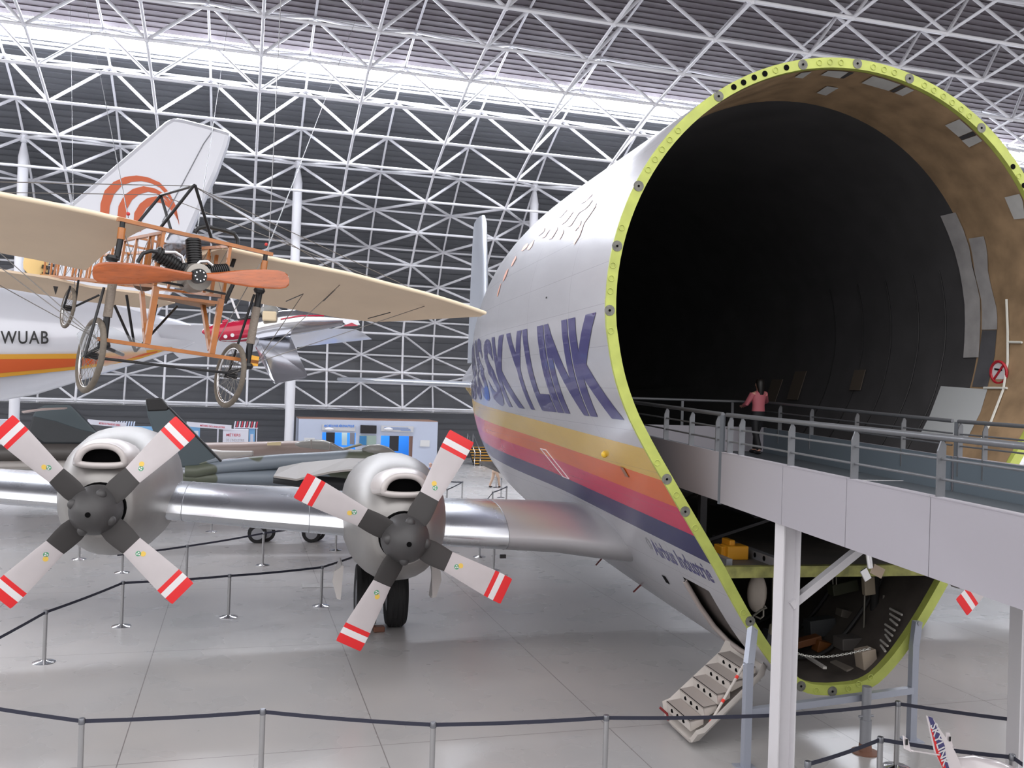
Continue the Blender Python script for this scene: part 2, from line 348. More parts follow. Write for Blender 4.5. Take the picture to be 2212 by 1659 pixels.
def skin_mat():
    m = bpy.data.materials.new('striped_silver_skin'); m.use_nodes = True; nt = m.node_tree; N, L = nt.nodes, nt.links; b = N['Principled BSDF']
    tc = N.new('ShaderNodeTexCoord'); sep = N.new('ShaderNodeSeparateXYZ'); L.new(tc.outputs['Object'], sep.inputs[0])
    ma = N.new('ShaderNodeMath'); ma.operation = 'MULTIPLY_ADD'; L.new(sep.outputs[1], ma.inputs[0]); ma.inputs[1].default_value = -.03; L.new(sep.outputs[2], ma.inputs[2])
    mr = N.new('ShaderNodeMapRange'); mr.inputs[1].default_value = 2; mr.inputs[2].default_value = 6; L.new(ma.outputs[0], mr.inputs[0])
    cr = N.new('ShaderNodeValToRGB'); cr.color_ramp.interpolation = 'CONSTANT'; L.new(mr.outputs[0], cr.inputs[0])
    sil = S(196, 196, 201); e = cr.color_ramp.elements; e[0].position = 0; e[0].color = sil; e[1].position = (2.78-2)/4; e[1].color = S(38, 36, 98)
    for z, c in ((3.19, S(216, 30, 84)), (3.62, S(236, 106, 22)), (4.03, S(228, 190, 88)), (4.49, sil)):
        k = e.new((z-2)/4); k.color = c
    mp = N.new('ShaderNodeMapping'); mp.inputs['Scale'].default_value = (1, .35, 1); L.new(tc.outputs['Object'], mp.inputs[0])
    n1 = N.new('ShaderNodeTexNoise'); n1.inputs['Scale'].default_value = 1.6; n1.inputs['Detail'].default_value = 6; L.new(mp.outputs[0], n1.inputs['Vector'])
    mx = N.new('ShaderNodeMixRGB'); mx.blend_type = 'MULTIPLY'; mx.inputs[0].default_value = .18; L.new(cr.outputs[0], mx.inputs[1]); L.new(n1.outputs['Fac'], mx.inputs[2])
    # skin seams: lengthwise laps and frames
    def seam(out, per, w, ofs=0.):
        ad = N.new('ShaderNodeMath'); ad.operation = 'ADD'; ad.inputs[1].default_value = 100*per+ofs; L.new(out, ad.inputs[0])
        md = N.new('ShaderNodeMath'); md.operation = 'MODULO'; md.inputs[1].default_value = per; L.new(ad.outputs[0], md.inputs[0])
        lt = N.new('ShaderNodeMath'); lt.operation = 'LESS_THAN'; lt.inputs[1].default_value = w; L.new(md.outputs[0], lt.inputs[0]); return lt.outputs[0]
    s1, s2 = seam(sep.outputs[1], 2.9, .012, 1.0), seam(sep.outputs[2], .62, .008, .2)
    mm = N.new('ShaderNodeMath'); mm.operation = 'MAXIMUM'; L.new(s1, mm.inputs[0]); L.new(s2, mm.inputs[1])
    m2 = N.new('ShaderNodeMath'); m2.operation = 'MULTIPLY'; m2.inputs[1].default_value = .28; L.new(mm.outputs[0], m2.inputs[0])
    mx2 = N.new('ShaderNodeMixRGB'); L.new(m2.outputs[0], mx2.inputs[0]); L.new(mx.outputs[0], mx2.inputs[1]); mx2.inputs[2].default_value = S(90, 90, 96)
    L.new(mx2.outputs[0], b.inputs['Base Color'])
    b.inputs['Metallic'].default_value = .16; b.inputs['Roughness'].default_value = .24; b.inputs['Coat Weight'].default_value = .12; b.inputs['Coat Roughness'].default_value = .1; b.inputs['Specular IOR Level'].default_value = .4
    n2 = N.new('ShaderNodeTexNoise'); n2.inputs['Scale'].default_value = 2.2; n2.inputs['Detail'].default_value = 3; L.new(mp.outputs[0], n2.inputs['Vector'])
    bp = N.new('ShaderNodeBump'); bp.inputs['Strength'].default_value = .22; bp.inputs['Distance'].default_value = .03; L.new(n2.outputs['Fac'], bp.inputs['Height']); L.new(bp.outputs[0], b.inputs['Normal'])
    return m
SKIN = skin_mat()
NS = [0, .3, .6, .85, 1.1, 1.4, 1.65, 1.9, 2.3, 3, 4, 5, 6, 7, 8, 9, 10, 11, 12, 13, 14, 15, 16, 17, 18, 19.5, 21, 22.5, 24, 26, 28, 30, 32, 34]
rp = [ring_pts(n) for n in NS]; K = len(rp[0])
fus = MB(); fus.add([(x, n, z) for n, q in zip(NS, rp) for x, z in q], [])
def hatch(n, x, z):                                     # the entry door opening low on the left
    return x < -.8 and .85 < n < 1.9 and 1.03 < z < 2.16
fs = []
for i in range(len(NS)-1):
    for j in range(K):
        a = (rp[i][j][0]+rp[i][(j+1) % K][0])/2; z = (rp[i][j][1]+rp[i][(j+1) % K][1])/2
        if not hatch((NS[i]+NS[i+1])/2, a, z): fs.append((i*K+j, i*K+(j+1) % K, (i+1)*K+(j+1) % K, (i+1)*K+j))
fus.add([], []); fus.f += fs; fus.m += [0]*len(fs)
fuselage = fus.build('fuselage', SKIN, plane, smooth=35, fixn=False)
# lettering wrapped on the skin
NAVY = mat('navy_lettering', S(62, 58, 118), .28, .1, coat=.4)
def side_flat(n, z):                                    # the same, on the facets between two stations
    i = max(k for k in range(len(NS)-1) if NS[k] <= n); a, b = NS[i], NS[i+1]
    return side(a, z)+(side(b, z)-side(a, z))*(n-a)/(b-a)
def wrap_text(body, n0, n1, z0, z1, m, bold=0., inv=False, off=.009):
    me = text_geo(body, 1., bold); bm = bmesh.new(); bm.from_mesh(me)
    xs = [v.co.x for v in bm.verts]; ys = [v.co.y for v in bm.verts]; x0, x1, y0, y1 = min(xs), max(xs), min(ys), max(ys)
    for k in range(1, 12):
        bmesh.ops.bisect_plane(bm, geom=bm.verts[:]+bm.edges[:]+bm.faces[:], plane_co=(0, y0+(y1-y0)*k/12, 0), plane_no=(0, 1, 0))
    for st_n in [k for k in NS if min(n0, n1) < k < max(n0, n1)]+[n0+(n1-n0)*k/6 for k in range(1, 6)]:
        bmesh.ops.bisect_plane(bm, geom=bm.verts[:]+bm.edges[:]+bm.faces[:], plane_co=(x0+(x1-x0)*(st_n-n0)/(n1-n0), 0, 0), plane_no=(1, 0, 0))
    for v in bm.verts:
        n = n0+(n1-n0)*(v.co.x-x0)/(x1-x0); z = z0+(z1-z0)*(v.co.y-y0)/(y1-y0)
        v.co = (-side_flat(n, z)-off, n, z)
    bm.to_mesh(me); bm.free(); me.materials.clear(); me.materials.append(m)
    for p in me.polygons: p.material_index = 0
    o = bpy.data.objects.new('lettering', me); COL.objects.link(o); o.parent = fuselage; return o
x_ = 9.92
for ch, w in zip('SKYLINK', (1.4, 1.64, 1.46, 1.12, .46, 1.5, 1.7)):
    wrap_text(ch, x_, x_-w, 4.91, 6.52, NAVY, .035); x_ -= w+.07
x_ = 18.75
for ch, w in zip('AIRBUS', (1.65, .46, 1.6, 1.55, 1.5, 1.4)):
    wrap_text(ch, x_, x_-w, 5.0, 6.62, NAVY, .035); x_ -= w+.07
wrap_text('Airbus Industrie', 2.78, .3, 2.42, 2.72, NAVY, .02, off=.003)
wrap_text('O', 3.0, 2.82, 2.5, 2.72, STEEL, 0, off=.006)
# the faded orange world map high on the side
MAPM = mat('faded_orange_decal', S(236, 170, 140), .35, .1)
mp_ = MB(); rng = random.Random(3)
for n0, z0, w, h in [(2.1, 8.35, .55, .35), (2.2, 8.0, .3, .35), (2.7, 8.6, .6, .25), (3.2, 8.45, .5, .3), (3.1, 8.8, .7, .16), (3.9, 8.6, .6, .22), (4.4, 8.35, .4, .22), (4.7, 8.8, .6, .14),
                     (5.2, 8.5, .5, .2), (5.8, 8.62, .5, .16), (6.3, 8.4, .45, .2), (6.9, 8.45, .5, .16), (7.5, 8.2, .4, .22), (7.9, 7.95, .3, .3), (8.2, 7.6, .22, .3), (2.5, 8.2, .3, .2), (3.6, 8.2, .35, .2)]:
    kk = 9; poly = []
    for j in range(kk):
        a = 2*pi*j/kk; r_ = .6+.5*rng.random(); n = n0+w*.55*r_*cos(a); z = z0+h*.6*r_*sin(a)
        poly.append((-side(n, z)-.012, n, z))
    mp_.add(poly, [tuple(range(kk))])
mp_.build('map_decal', MAPM, fuselage)
# outlined hatch, small hole, vent marks
for pts_, w, m_ in (([(7.55, 4.0), (7.05, 4.0), (6.45, 3.42), (6.95, 3.42), (7.55, 4.0)], .012, WHITE),):
    q = MB().tube([(-side(n, z)-.012, n, z) for n, z in pts_], w, 6); q.build('hatch_outline', m_, fuselage)
for (px, py, w, h, m_, nm) in ((1439, 1252, .16, .14, HOLE, 'vent_hole'), (1350, 1020, .16, .16, mat('brown_plate', S(150, 110, 90), .5), 'static_plate'), (1181, 643, .05, .03, BLACK, 'static_probe')):
    best = min(((onL(px, py, -3.94+.02*k)) for k in range(150)), key=lambda p: abs(-side(p.y, p.z)-p.x))
    n, z = best.y, best.z; c = [(-side(n+i*w/2, z+j*h/2)-.01, n+i*w/2, z+j*h/2) for i, j in ((-1, -1), (1, -1), (1, 1), (-1, 1))]
    MB().prism(c, (-.008, 0, 0)).build(nm, m_, fuselage)
MB().ball((-side(2.3, 4.25)-.02, 2.3, 4.25), .06, 10, 6).build('beacon', mat('yellow_lens', S(236, 196, 60), .3), fuselage, smooth=60)
# red blade aerials below the belly
AER = mat('dull_red_paint', S(120, 50, 50), .5)
for (xa, ya), (xb, yb), nn in (((1309, 1196), (1287, 1221), 8.0), ((1390, 1258), (1368, 1279), 6.3)):
    a, b = onN(xa, ya, nn), onN(xb, yb, nn); MB().bar(a, b, .05, .02).build('blade_aerial', AER, plane)
# ---- the open nose ring
LIME = mat('lime_primer', S(176, 186, 92), .45, mott=.14, mscale=4)
RIMM = mat('raw_edge', S(120, 70, 60), .6)
o1, o2 = ring_pts(0, .0), ring_pts(0, .155)
rg = MB(); rg.loft([[(x, n, z) for x, z in q] for q, n in ((o1, .02), (o1, -.04), (o2, -.04), (o2, .1))], closed=True, cap=False)
ring_o = rg.build('ring_frame', LIME, plane, smooth=40)
SMUT = mat('greasy_smudge', S(112, 112, 104), .55, mott=.4, mscale=14)
T4 = lambda o, l: [(o[0]+x/4.424, o[1]+y/4.424) for x, y in l]
emb = T4((1280, 100), [(818, 805), (738, 893), (665, 985), (597, 1080), (532, 1180), (1750, 228), (2168, 157)])+T4((1712, 100), [(360, 150), (465, 155), (773, 198), (877, 222), (975, 250), (1262, 372), (1353, 420), (1443, 477), (1528, 537), (1613, 600), (1692, 665), (2165, 1240)])
emb += T4((1280, 450), [(280, 185), (195, 545), (180, 668), (170, 790), (175, 1170)])+T4((1280, 800), [(618, 882), (800, 1190), (980, 1505)])+T4((1450, 1150), [(688, 765), (1385, 1510), (1695, 1495), (1792, 1450), (1905, 1385)])
hol = T4((1280, 100), [(1350, 390), (1443, 345), (1545, 298), (1647, 262), (1853, 203)])+T4((1712, 100), [(2107, 1150), (2212, 1330)])
lat = T4((1280, 100), [(1205, 478), (440, 1335), (2010, 175)])+T4((1712, 100), [(620, 165), (1118, 308), (1805, 780)])+T4((1280, 450), [(235, 360), (163, 975)])+T4((1280, 800), [(710, 1040), (885, 1350)])+T4((1450, 1150), [(755, 850), (1240, 1470), (1540, 1520)])
for x, y in emb:
    c = onN(x, y, -.045); q = MB(); q.tube([c+Vector((.042*cos(a*pi/8), 0, .042*sin(a*pi/8))) for a in range(16)], .007, 5, closed=True); q.build('plug_ring', LIME, ring_o, smooth=60)
for x, y in hol: MB().disc(onN(x, y, -.044), (0, -1, 0), .045).build('bolt_hole', HOLE, ring_o)
for x, y in lat:
    c = onN(x, y, -.043); q = MB(); q.disc(c, (0, -1, 0), .08, 14); q.disc(c-Vector((0, .006, 0)), (0, -1, 0), .018, 10, 1); q.build('latch_socket', [SMUT, HOLE], ring_o)
# ---- inside: lining, hold, floor
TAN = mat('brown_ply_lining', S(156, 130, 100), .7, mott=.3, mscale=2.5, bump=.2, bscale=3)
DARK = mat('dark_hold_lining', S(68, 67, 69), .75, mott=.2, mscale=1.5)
PATCH = mat('pale_lining_patch', S(190, 190, 188), .6, mott=.12, mscale=3)
def lining(n0, n1, name, m, v0, v1, inset=.16, k=6):     # the part of the loop between heights v0 and v1 of the section
    mb = MB(); secs = []; nh = len(HALF); idx = [i for i in range(nh) if v0 <= HALF[i][1] <= v1]
    ids = idx[::-1]+[(K-i) % K for i in (idx[1:] if idx[0] == 0 else idx)] if idx[0] == 0 else idx+[K-i for i in idx[::-1] if i != nh-1]
    for i in range(k+1):
        n = n0+(n1-n0)*i/k; q = ring_pts(n, inset); secs.append([(q[j][0], n, q[j][1]) for j in ids])
    mb.loft(secs, closed=False); return mb.build(name, m, plane, smooth=40, fixn=False)
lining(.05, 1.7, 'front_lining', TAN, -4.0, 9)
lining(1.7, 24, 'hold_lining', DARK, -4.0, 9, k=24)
MB().add([(x, 23.5, z) for x, z in ring_pts(23.5, .1)], [tuple(range(K))]).build('hold_end', mat('hold_shade_black', S(14, 14, 15), .95, spec=.05), plane)  # black sheet painted in for the deep shade at the far end
lining(.05, 8, 'belly_lining', mat('oily_belly_lining', S(84, 78, 74), .55, mott=.3), -9, -3.4, .13, 8)
INN = ring_pts(0, .165)
def on_lining(x, y):                                    # where a sight line first meets the lining inside the nose
    d = gray(x, y); best = None
    for a, b in zip(INN, INN[1:]+INN[:1]):
        ex, ez = b[0]-a[0], b[1]-a[1]; det = d.x*(-ez)+ex*d.z
        if abs(det) < 1e-9: continue
        t = ((a[0]-gC.x)*(-ez)+ex*(a[1]-gC.z))/det; s = (d.x*(a[1]-gC.z)-d.z*(a[0]-gC.x))/det
        if t > 0 and 0 <= s <= 1 and gC.y+d.y*t > -1.2 and (best is None or t < best): best = t
    if best is None: return None
    p = gC+d*best; p.y = max(p.y, .06); return p
def patch(left, right, m, name='lining_patch', off=.012, k=8):
    def rs(l):
        out = []
        for i in range(k+1):
            u = i/k*(len(l)-1); j = min(int(u), len(l)-2); f = u-j; out.append((l[j][0]+(l[j+1][0]-l[j][0])*f, l[j][1]+(l[j+1][1]-l[j][1])*f))
        return out
    A, B = rs(left), rs(right); mb = MB(); vs = []
    for a, b in zip(A, B):
        for i in range(4):
            f = i/3; p = on_lining(a[0]+(b[0]-a[0])*f, a[1]+(b[1]-a[1])*f)
            if p is None: return
            c = Vector((0, p.y, 5.6)); vs.append(p+(c-p).normalized()*off)
    mb.add(vs, [(r*4+i, r*4+i+1, r*4+i+5, r*4+i+4) for r in range(k) for i in range(3)])
    return mb.build(name, m, plane, smooth=50)
t2 = lambda *l: T4((1712, 100), l)
for a, b in (((660, 345), (920, 420)), ((975, 440), (1055, 470)), ((1460, 750), (1590, 860)), ((1620, 895), (1690, 960)), ((270, 270), (450, 300)), ((230, 440), (320, 465)), ((20, 290), (90, 300))): pass
for A_, B_, m_ in (([(660, 345), (790, 265)], [(920, 420), (1055, 350)], PATCH), ([(975, 440), (1105, 372)], [(1055, 470), (1188, 402)], PATCH), ([(930, 425), (1060, 357)], [(968, 437), (1098, 369)], DARK),
                   ([(1460, 750), (1600, 690)], [(1590, 860), (1735, 800)], PATCH), ([(1620, 895), (1765, 845)], [(1690, 960), (1825, 895)], PATCH), ([(1594, 863), (1738, 804)], [(1618, 891), (1762, 840)], DARK),
                   ([(2030, 1440), (2120, 1650)], [(2195, 1400), (2225, 1640)], PATCH), ([(270, 270), (350, 222)], [(450, 300), (560, 222)], PATCH), ([(454, 300), (566, 222)], [(488, 302), (612, 234)], DARK),
                   ([(230, 440), (330, 375)], [(320, 465), (440, 392)], PATCH), ([(20, 290), (100, 236)], [(95, 300), (205, 222)], PATCH)):
    patch(t2(*A_), t2(*B_), m_)
t7 = lambda *l: [(1960+x/3.016, 450+y/3.016) for x, y in l]
GREYP = mat('grey_lining_panel', S(166, 164, 164), .6, mott=.2, mscale=3)
patch(t7((220, 45), (300, 230), (350, 420), (378, 600), (382, 800), (370, 972)), t7((318, 22), (400, 200), (432, 400), (478, 560), (482, 780), (470, 970)), GREYP, off=.02)
patch(t7((402, 195), (428, 300), (445, 440), (484, 580), (490, 690), (488, 790)), t7((500, 180), (524, 270), (528, 420), (562, 560), (590, 670), (588, 788)), GREYP)
patch(t7((490, 794), (470, 960), (425, 1162)), t7((586, 792), (572, 960), (525, 1165)), mat('smoky_panel', S(86, 86, 90), .6, mott=.2))
patch(t7((222, 1158), (150, 1350), (78, 1490)), t7((525, 1180), (480, 1330), (385, 1520)), mat('light_blue_grey_panel', S(188, 192, 194), .5))
SEAMW = mat('white_sealant', S(214, 214, 206), .6)
for l in (((652, 590), (660, 800), (660, 1000), (632, 1180), (548, 1400), (470, 1540)), ((505, 1170), (655, 1172)), ((665, 870), (752, 872))):
    q = [on_lining(*p) for p in t7(*l)]; MB().tube([p+(Vector((0, p.y, 5.6))-p).normalized()*.02 for p in q], .022, 6).build('seam_strip', SEAMW, plane, smooth=50)
# no smoking roundel
c = on_lining(*t7((608, 1068))[0]); nr = (Vector((0, c.y, 5.6))-c).normalized(); uy_ = Vector((0, 1, 0)); uz_ = nr.cross(uy_).normalized()
uz_ = uz_ if uz_.z > 0 else -uz_
q = MB(); q.disc(c+nr*.03, nr, .2, 28, 1); q.tube([c+nr*.04+(uy_*cos(a*pi/14)+uz_*sin(a*pi/14))*.19 for a in range(28)], .026, 6, 0, closed=True)
q.bar(c+nr*.045+(uy_*.14-uz_*.14), c+nr*.045-(uy_*.14-uz_*.14), .04, .01, 0, up=nr); q.bar(c+nr*.04-uy_*.08+uz_*.04, c+nr*.04+uy_*.1+uz_*.06, .03, .01, 2, up=nr)
q.build('no_smoking_sign', [mat('sign_red', S(176, 36, 48), .5), WHITE, BLACK], plane)
# cargo floor, edge beam and what lies on it
FLR = mat('worn_cargo_floor', S(104, 100, 96), .6, mott=.3, mscale=2)
hwf = side(0, 2.7)-.2
MB().box((0, 10, 2.67), (2*hwf, 19.9, .1)).build('cargo_floor', FLR, plane)
q = MB(); q.box((0, .03, 2.66), (2*hwf+.1, .12, .17)); q.build('floor_beam', mat('scraped_lime_beam', S(150, 150, 84), .6, mott=.45, mscale=5), plane)
for k, (x, y, w, h) in enumerate(((1586, 1194, .36, .22), (1562, 1190, .1, .2), (1579, 1187, .1, .3))):
    p = onN(x, y, .8); MB().box((p.x, .8+.1*(k > 0), 2.72+h/2), (w, .3, h)).build('yellow_lock', mat('yellow_paint', S(226, 160, 40), .45), plane, bevel=.02)
q = MB(); q.box((-1.0, 1.2, 2.78), (.12, 2.2, .14)); [q.disc((-1.065, .4+.3*i, 2.79), (-1, 0, 0), .04, 10, 1) for i in range(5)]; q.build('roller_rail', [STEEL, HOLE], plane)
MB().box((-1.75, 1.4, 2.76), (.1, 2.4, .12)).build('roller_rail', STEEL, plane)
# dark under-floor compartment with its leftover fittings
for n in (2.6, 3.4, 4.3, 5.3, 6.4):
    a = ring_pts(n, .175); MB().tube([(x, n, z) for x, z in a if x > 0 and 3 < z < 8], .012, 5).build('lining_seam', BLACK, plane)
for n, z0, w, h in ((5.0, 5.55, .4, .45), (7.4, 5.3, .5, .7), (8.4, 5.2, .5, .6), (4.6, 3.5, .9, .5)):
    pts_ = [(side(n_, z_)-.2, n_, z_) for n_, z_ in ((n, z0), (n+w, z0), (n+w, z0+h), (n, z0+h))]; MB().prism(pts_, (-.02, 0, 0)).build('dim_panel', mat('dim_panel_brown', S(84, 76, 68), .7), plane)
BLK = mat('black_structure', S(30, 30, 30), .8)  # even near-black colour of the bulkhead and post
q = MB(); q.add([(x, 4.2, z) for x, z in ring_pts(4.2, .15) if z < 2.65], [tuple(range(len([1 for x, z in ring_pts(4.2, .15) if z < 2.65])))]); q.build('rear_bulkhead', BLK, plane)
for n in (1.2, 2.3, 3.3):
    a = [(x, n, z) for x, z in ring_pts(n, .2) if z < 2.5]; a = sorted([p for p in a if p[0] <= 0], key=lambda p: -p[2])+sorted([p for p in a if p[0] > 0], key=lambda p: p[2])
    MB().tube(a, .035, 6).build('belly_frame', mat('dim_metal', S(70, 70, 70), .5, .4), plane, smooth=60)
p = onN(1635, 1281, .7); q = MB(); q.ball(p, 1, 20, 12, 0, (.17, .09, .31)); q.build('oval_tank', mat('dirty_white', S(176, 166, 156), .5, mott=.15), plane, smooth=60)
TUBEM = mat('dull_pipe', S(140, 136, 128), .4, .5)
def px_tube(l, n, r, name='pipe', m=TUBEM, nn=6): MB().tube([onN(x, y, n) for x, y in l], r, nn).build(name, m, plane, smooth=60)
t5 = lambda *l: T4((1450, 1150), l); t6 = lambda *l: T4((1712, 1150), l)
px_tube(t5((780, 800), (860, 740), (910, 720), (890, 700)), .5, .018)
px_tube(t5((800, 800), (850, 825), (880, 800), (880, 740)), .52, .016)
px_tube(t5((975, 405), (970, 880)), .6, .02)
px_tube(t6((870, 600), (850, 1110)), 1.0, .018); px_tube(t6((690, 560), (675, 1080)), 1.0, .015)
px_tube(t6((790, 400), (770, 1130)), 1.1, .07, 'post', BLK, 10)
for (x, y), n, d, c in ((t6((725, 510))[0], .9, (.2, .1, .3), S(150, 138, 120)), (t6((510, 775))[0], 1.6, (.3, .2, .14), S(90, 84, 78)), (t6((540, 1050))[0], 1.0, (.42, .3, .2), S(86, 82, 80)),
                        (t6((280, 1090))[0], 1.4, (.26, .2, .2), S(120, 72, 30)), (t6((130, 1040))[0], 1.5, (.5, .2, .12), S(110, 66, 34)), (t6((260, 900))[0], 1.8, (.5, .25, .3), S(64, 66, 68)),
                        (t6((610, 640))[0], 1.9, (.3, .2, .2), S(66, 68, 62)), (t6((900, 760))[0], 1.3, (.34, .2, .36), S(62, 64, 58)), (t6((1060, 690))[0], .9, (.3, .2, .36), S(128, 116, 112)),
                        (t6((700, 1200))[0], .35, (.26, .24, .3), S(166, 152, 138)), (t6((830, 1200))[0], .5, (.3, .3, .24), S(150, 134, 120)), (t6((1280, 560))[0], .3, (.1, .08, .2), S(170, 166, 150)),
                        (t6((540, 1260))[0], .7, (.4, .5, .05), S(140, 132, 124)), (t5((975, 930))[0], .5, (.12, .1, .16), S(140, 134, 120)), (t5((940, 1000))[0], .8, (.2, .2, .22), S(58, 60, 66)),
                        (t6((480, 520))[0], 1.6, (.5, .2, .2), S(58, 60, 44)), (t6((900, 390))[0], .8, (.4, .2, .06), S(90, 88, 70))):
    P_ = onN(x, y, n); q = MB(); q.box(P_, d, M=Matrix.Rotation(R(rng.uniform(-18, 18)), 3, 'Y')); q.build('equipment_box', mat('box_%d_%d_%d' % tuple(int(v*999) for v in c[:3]), c, .6), plane, bevel=.015)
for a, b in (((130, 1180), (310, 1295)), ((60, 1355), (205, 1455)), ((415, 1335), (570, 1425))):
    P_, Q_ = onN(*t6(a)[0], .9), onN(*t6(b)[0], .15); MB().bar(P_, Q_, .06, .04).build('belly_stringer', mat('pale_stringer', S(176, 172, 168), .45), plane)
for k in range(9):
    x = 235+k*22+rng.uniform(-6, 6); px_tube(t6((x, 395), (x+3, 440+rng.uniform(0, 60))), .8, .008, 'loose_wire', mat('wire_grey', S(120, 116, 108), .6), 5)
for k in range(8):
    q_ = [on_lining(*p) for p in t6((960+(k%3)*16-k*16, 740+k*52), (1075-k*24, 800+k*52))]; q_ = [p+(Vector((0, p.y, 2.4))-p).normalized()*.06 for p in q_]
    MB().tube(q_, .02, 6).build('belly_stringer', mat('pale_stringer', S(176, 172, 168), .45), plane)
ch_ = [(20, 1150), (120, 1180), (220, 1190), (330, 1188), (440, 1175), (550, 1155), (650, 1130), (765, 1105)]
pts_ = [onN(*t6(p)[0], -.02) for p in ch_]; fp = []
for a, b in zip(pts_, pts_[1:]): fp += [a+(b-a)*i/5 for i in range(5)]
q = MB()
for i, (a, b) in enumerate(zip(fp, fp[1:])):
    d = (b-a); s_ = d.normalized().cross(Vector((0, 1, 0)) if i % 2 else Vector((0, .3, 1))).normalized()*.013
    q.tube([a-d*.1+s_, b+d*.1+s_, b+d*.1-s_, a-d*.1-s_], .0055, 5, closed=True)
q.build('chain', mat('chain_zinc', S(206, 206, 200), .35, .6), plane, smooth=60)
# ---- entry door hanging open as a stair
AIRW = mat('stair_white', S(208, 202, 196), .45, mott=.05)
hin, fre = Vector((-.92, 1.06, 1.0)), Vector((-2.38, .5, .14))
ax_ = (fre-hin); Ls = ax_.length; ax_.normalize(); wd_ = Vector((0, 1, 0)); up_ = ax_.cross(wd_).normalized(); up_ = up_ if up_.z > 0 else -up_
stair = part('airstair', plane)
W2 = .56
prof = [(-.1, -.06), (.05, -.16), (Ls-.12, -.16), (Ls, -.1), (Ls, -.03), (Ls-.15, -.08), (.1, -.08), (-.1, 0)]
q = MB(); sec_ = []
for j in range(9):
    w = -W2-.1+(2*W2+.2)*j/8; lift = .09*max(0, abs(j-4)-2.2)**1.3; ins = .12 if j in (0, 8) else 0
    sec_.append([hin+ax_*(s+ins*(-1 if s > 1 else 1))+wd_*w+up_*(h+lift) for s, h in prof])
q.loft(sec_); q.build('door_shell', AIRW, stair, smooth=40)
for k in range(5):
    s0 = .18+k*(Ls-.5)/4; base = hin+ax_*s0; fw_ = Vector((ax_.x, ax_.y, 0)).normalized()
    tr = base+Vector((0, 0, .13)); q = MB()
    q.prism([tr-wd_*W2*.8, tr+wd_*W2*.8, tr+wd_*W2*.8+fw_*.3, tr-wd_*W2*.8+fw_*.3], (0, 0, -.022), 1)
    e0, e1 = tr-wd_*W2*.8+fw_*.3, tr+wd_*W2*.8+fw_*.3; dn = Vector((0, 0, -.16))-fw_*.03
    q.prism([e0, e1, e1+dn, e0+dn], -fw_*.02, 0)
    for sgn in (-1, 1): q.prism([tr+wd_*W2*.8*sgn, tr+wd_*W2*.8*sgn+fw_*.3, tr+wd_*W2*.8*sgn+fw_*.28+dn, tr+wd_*W2*.8*sgn-Vector((0, 0, .1))], wd_*.015, 0)
    for j in (-.5, 0, .5): q.disc(e0+(e1-e0)*(.5+j*.5)+dn*.5+fw_*.004, fw_, .032, 12, 2)
    q.build('step', [AIRW, mat('step_tread', S(164, 156, 150), .7), HOLE], stair)
a, b = onN(1622, 1410, .55), hin+ax_*(Ls-.42)+wd_*(-W2)+up_*.05
b = fre-ax_*.4-wd_*W2*.95; q = MB(); q.tube([a, b], .022, 10); rr = mat('red_band', S(236, 60, 50), .5)
for t in (.35, .68, .96): q.tube([a+(b-a)*(t-.02), a+(b-a)*(t+.02)], .026, 10, 1)
q.build('stay_rod', [AIRW, rr], stair, smooth=50)
q = MB(); e_ = fre+wd_*W2*.7; q.tube([e_, e_+Vector((-.02, 0, .1)), e_+Vector((-.14, .02, .2))], .02, 8); q.build('red_handle', mat('handle_red', S(130, 36, 40), .5), stair, smooth=50)
# door surround
dr = [(-side(n, z)-.01, n, z) for n, z in ((1.88, 2.14), (1.9, 1.7), (1.88, 1.35), (1.75, 1.12), (1.4, 1.06), (.95, 1.1))]
MB().tube(dr, .045, 8).build('door_seal', mat('grey_seal', S(168, 158, 154), .5), plane, smooth=60)
MB().tube([(x-.01, n, z) for x, n, z in dr], .02, 6).build('door_gasket', BLACK, plane, smooth=60)

# ---- wings
ALU = mat('polished_aluminium', S(214, 217, 222), .27, 1., bump=.06, bscale=1.5, mott=.05, mscale=1.2)
def naca(t, k=14):                                      # closed aerofoil, x 0..1
    xs = [(1-cos(pi*i/k))/2 for i in range(k+1)]; yt = lambda x: 5*t*(.2969*math.sqrt(x)-.126*x-.3516*x*x+.2843*x**3-.1036*x**4)
    up = [(x, yt(x)*1.1+.02*(1-(2*x-1)**2)) for x in reversed(xs)]; dn = [(x, -yt(x)*.85+.02*(1-(2*x-1)**2)) for x in xs[1:]]
    return up+dn
WS = [(-1.4, 4.7, 5.4, 2.15, 0.2), (-2.2, 4.75, 5.3, 2.21, 0.19), (-3.0, 5.0, 5.1, 2.27, 0.185), (-5.2, 5.2, 4.75, 2.35, 0.18), (-6.4, 5.3, 4.6, 2.45, 0.175), (-9, 5.6, 4.25, 2.63, 0.17), (-11.7, 5.9, 3.85, 2.83, 0.165), (-14.5, 6.2, 3.5, 3.03, 0.16), (-19, 6.8, 2.8, 3.38, 0.14), (-23.2, 7.3, 2.2, 3.71, 0.12), (-23.8, 7.8, 1.2, 3.76, 0.06)]
WROOT = mat('painted_wing_root', S(176, 176, 180), .38, .25, coat=.2)
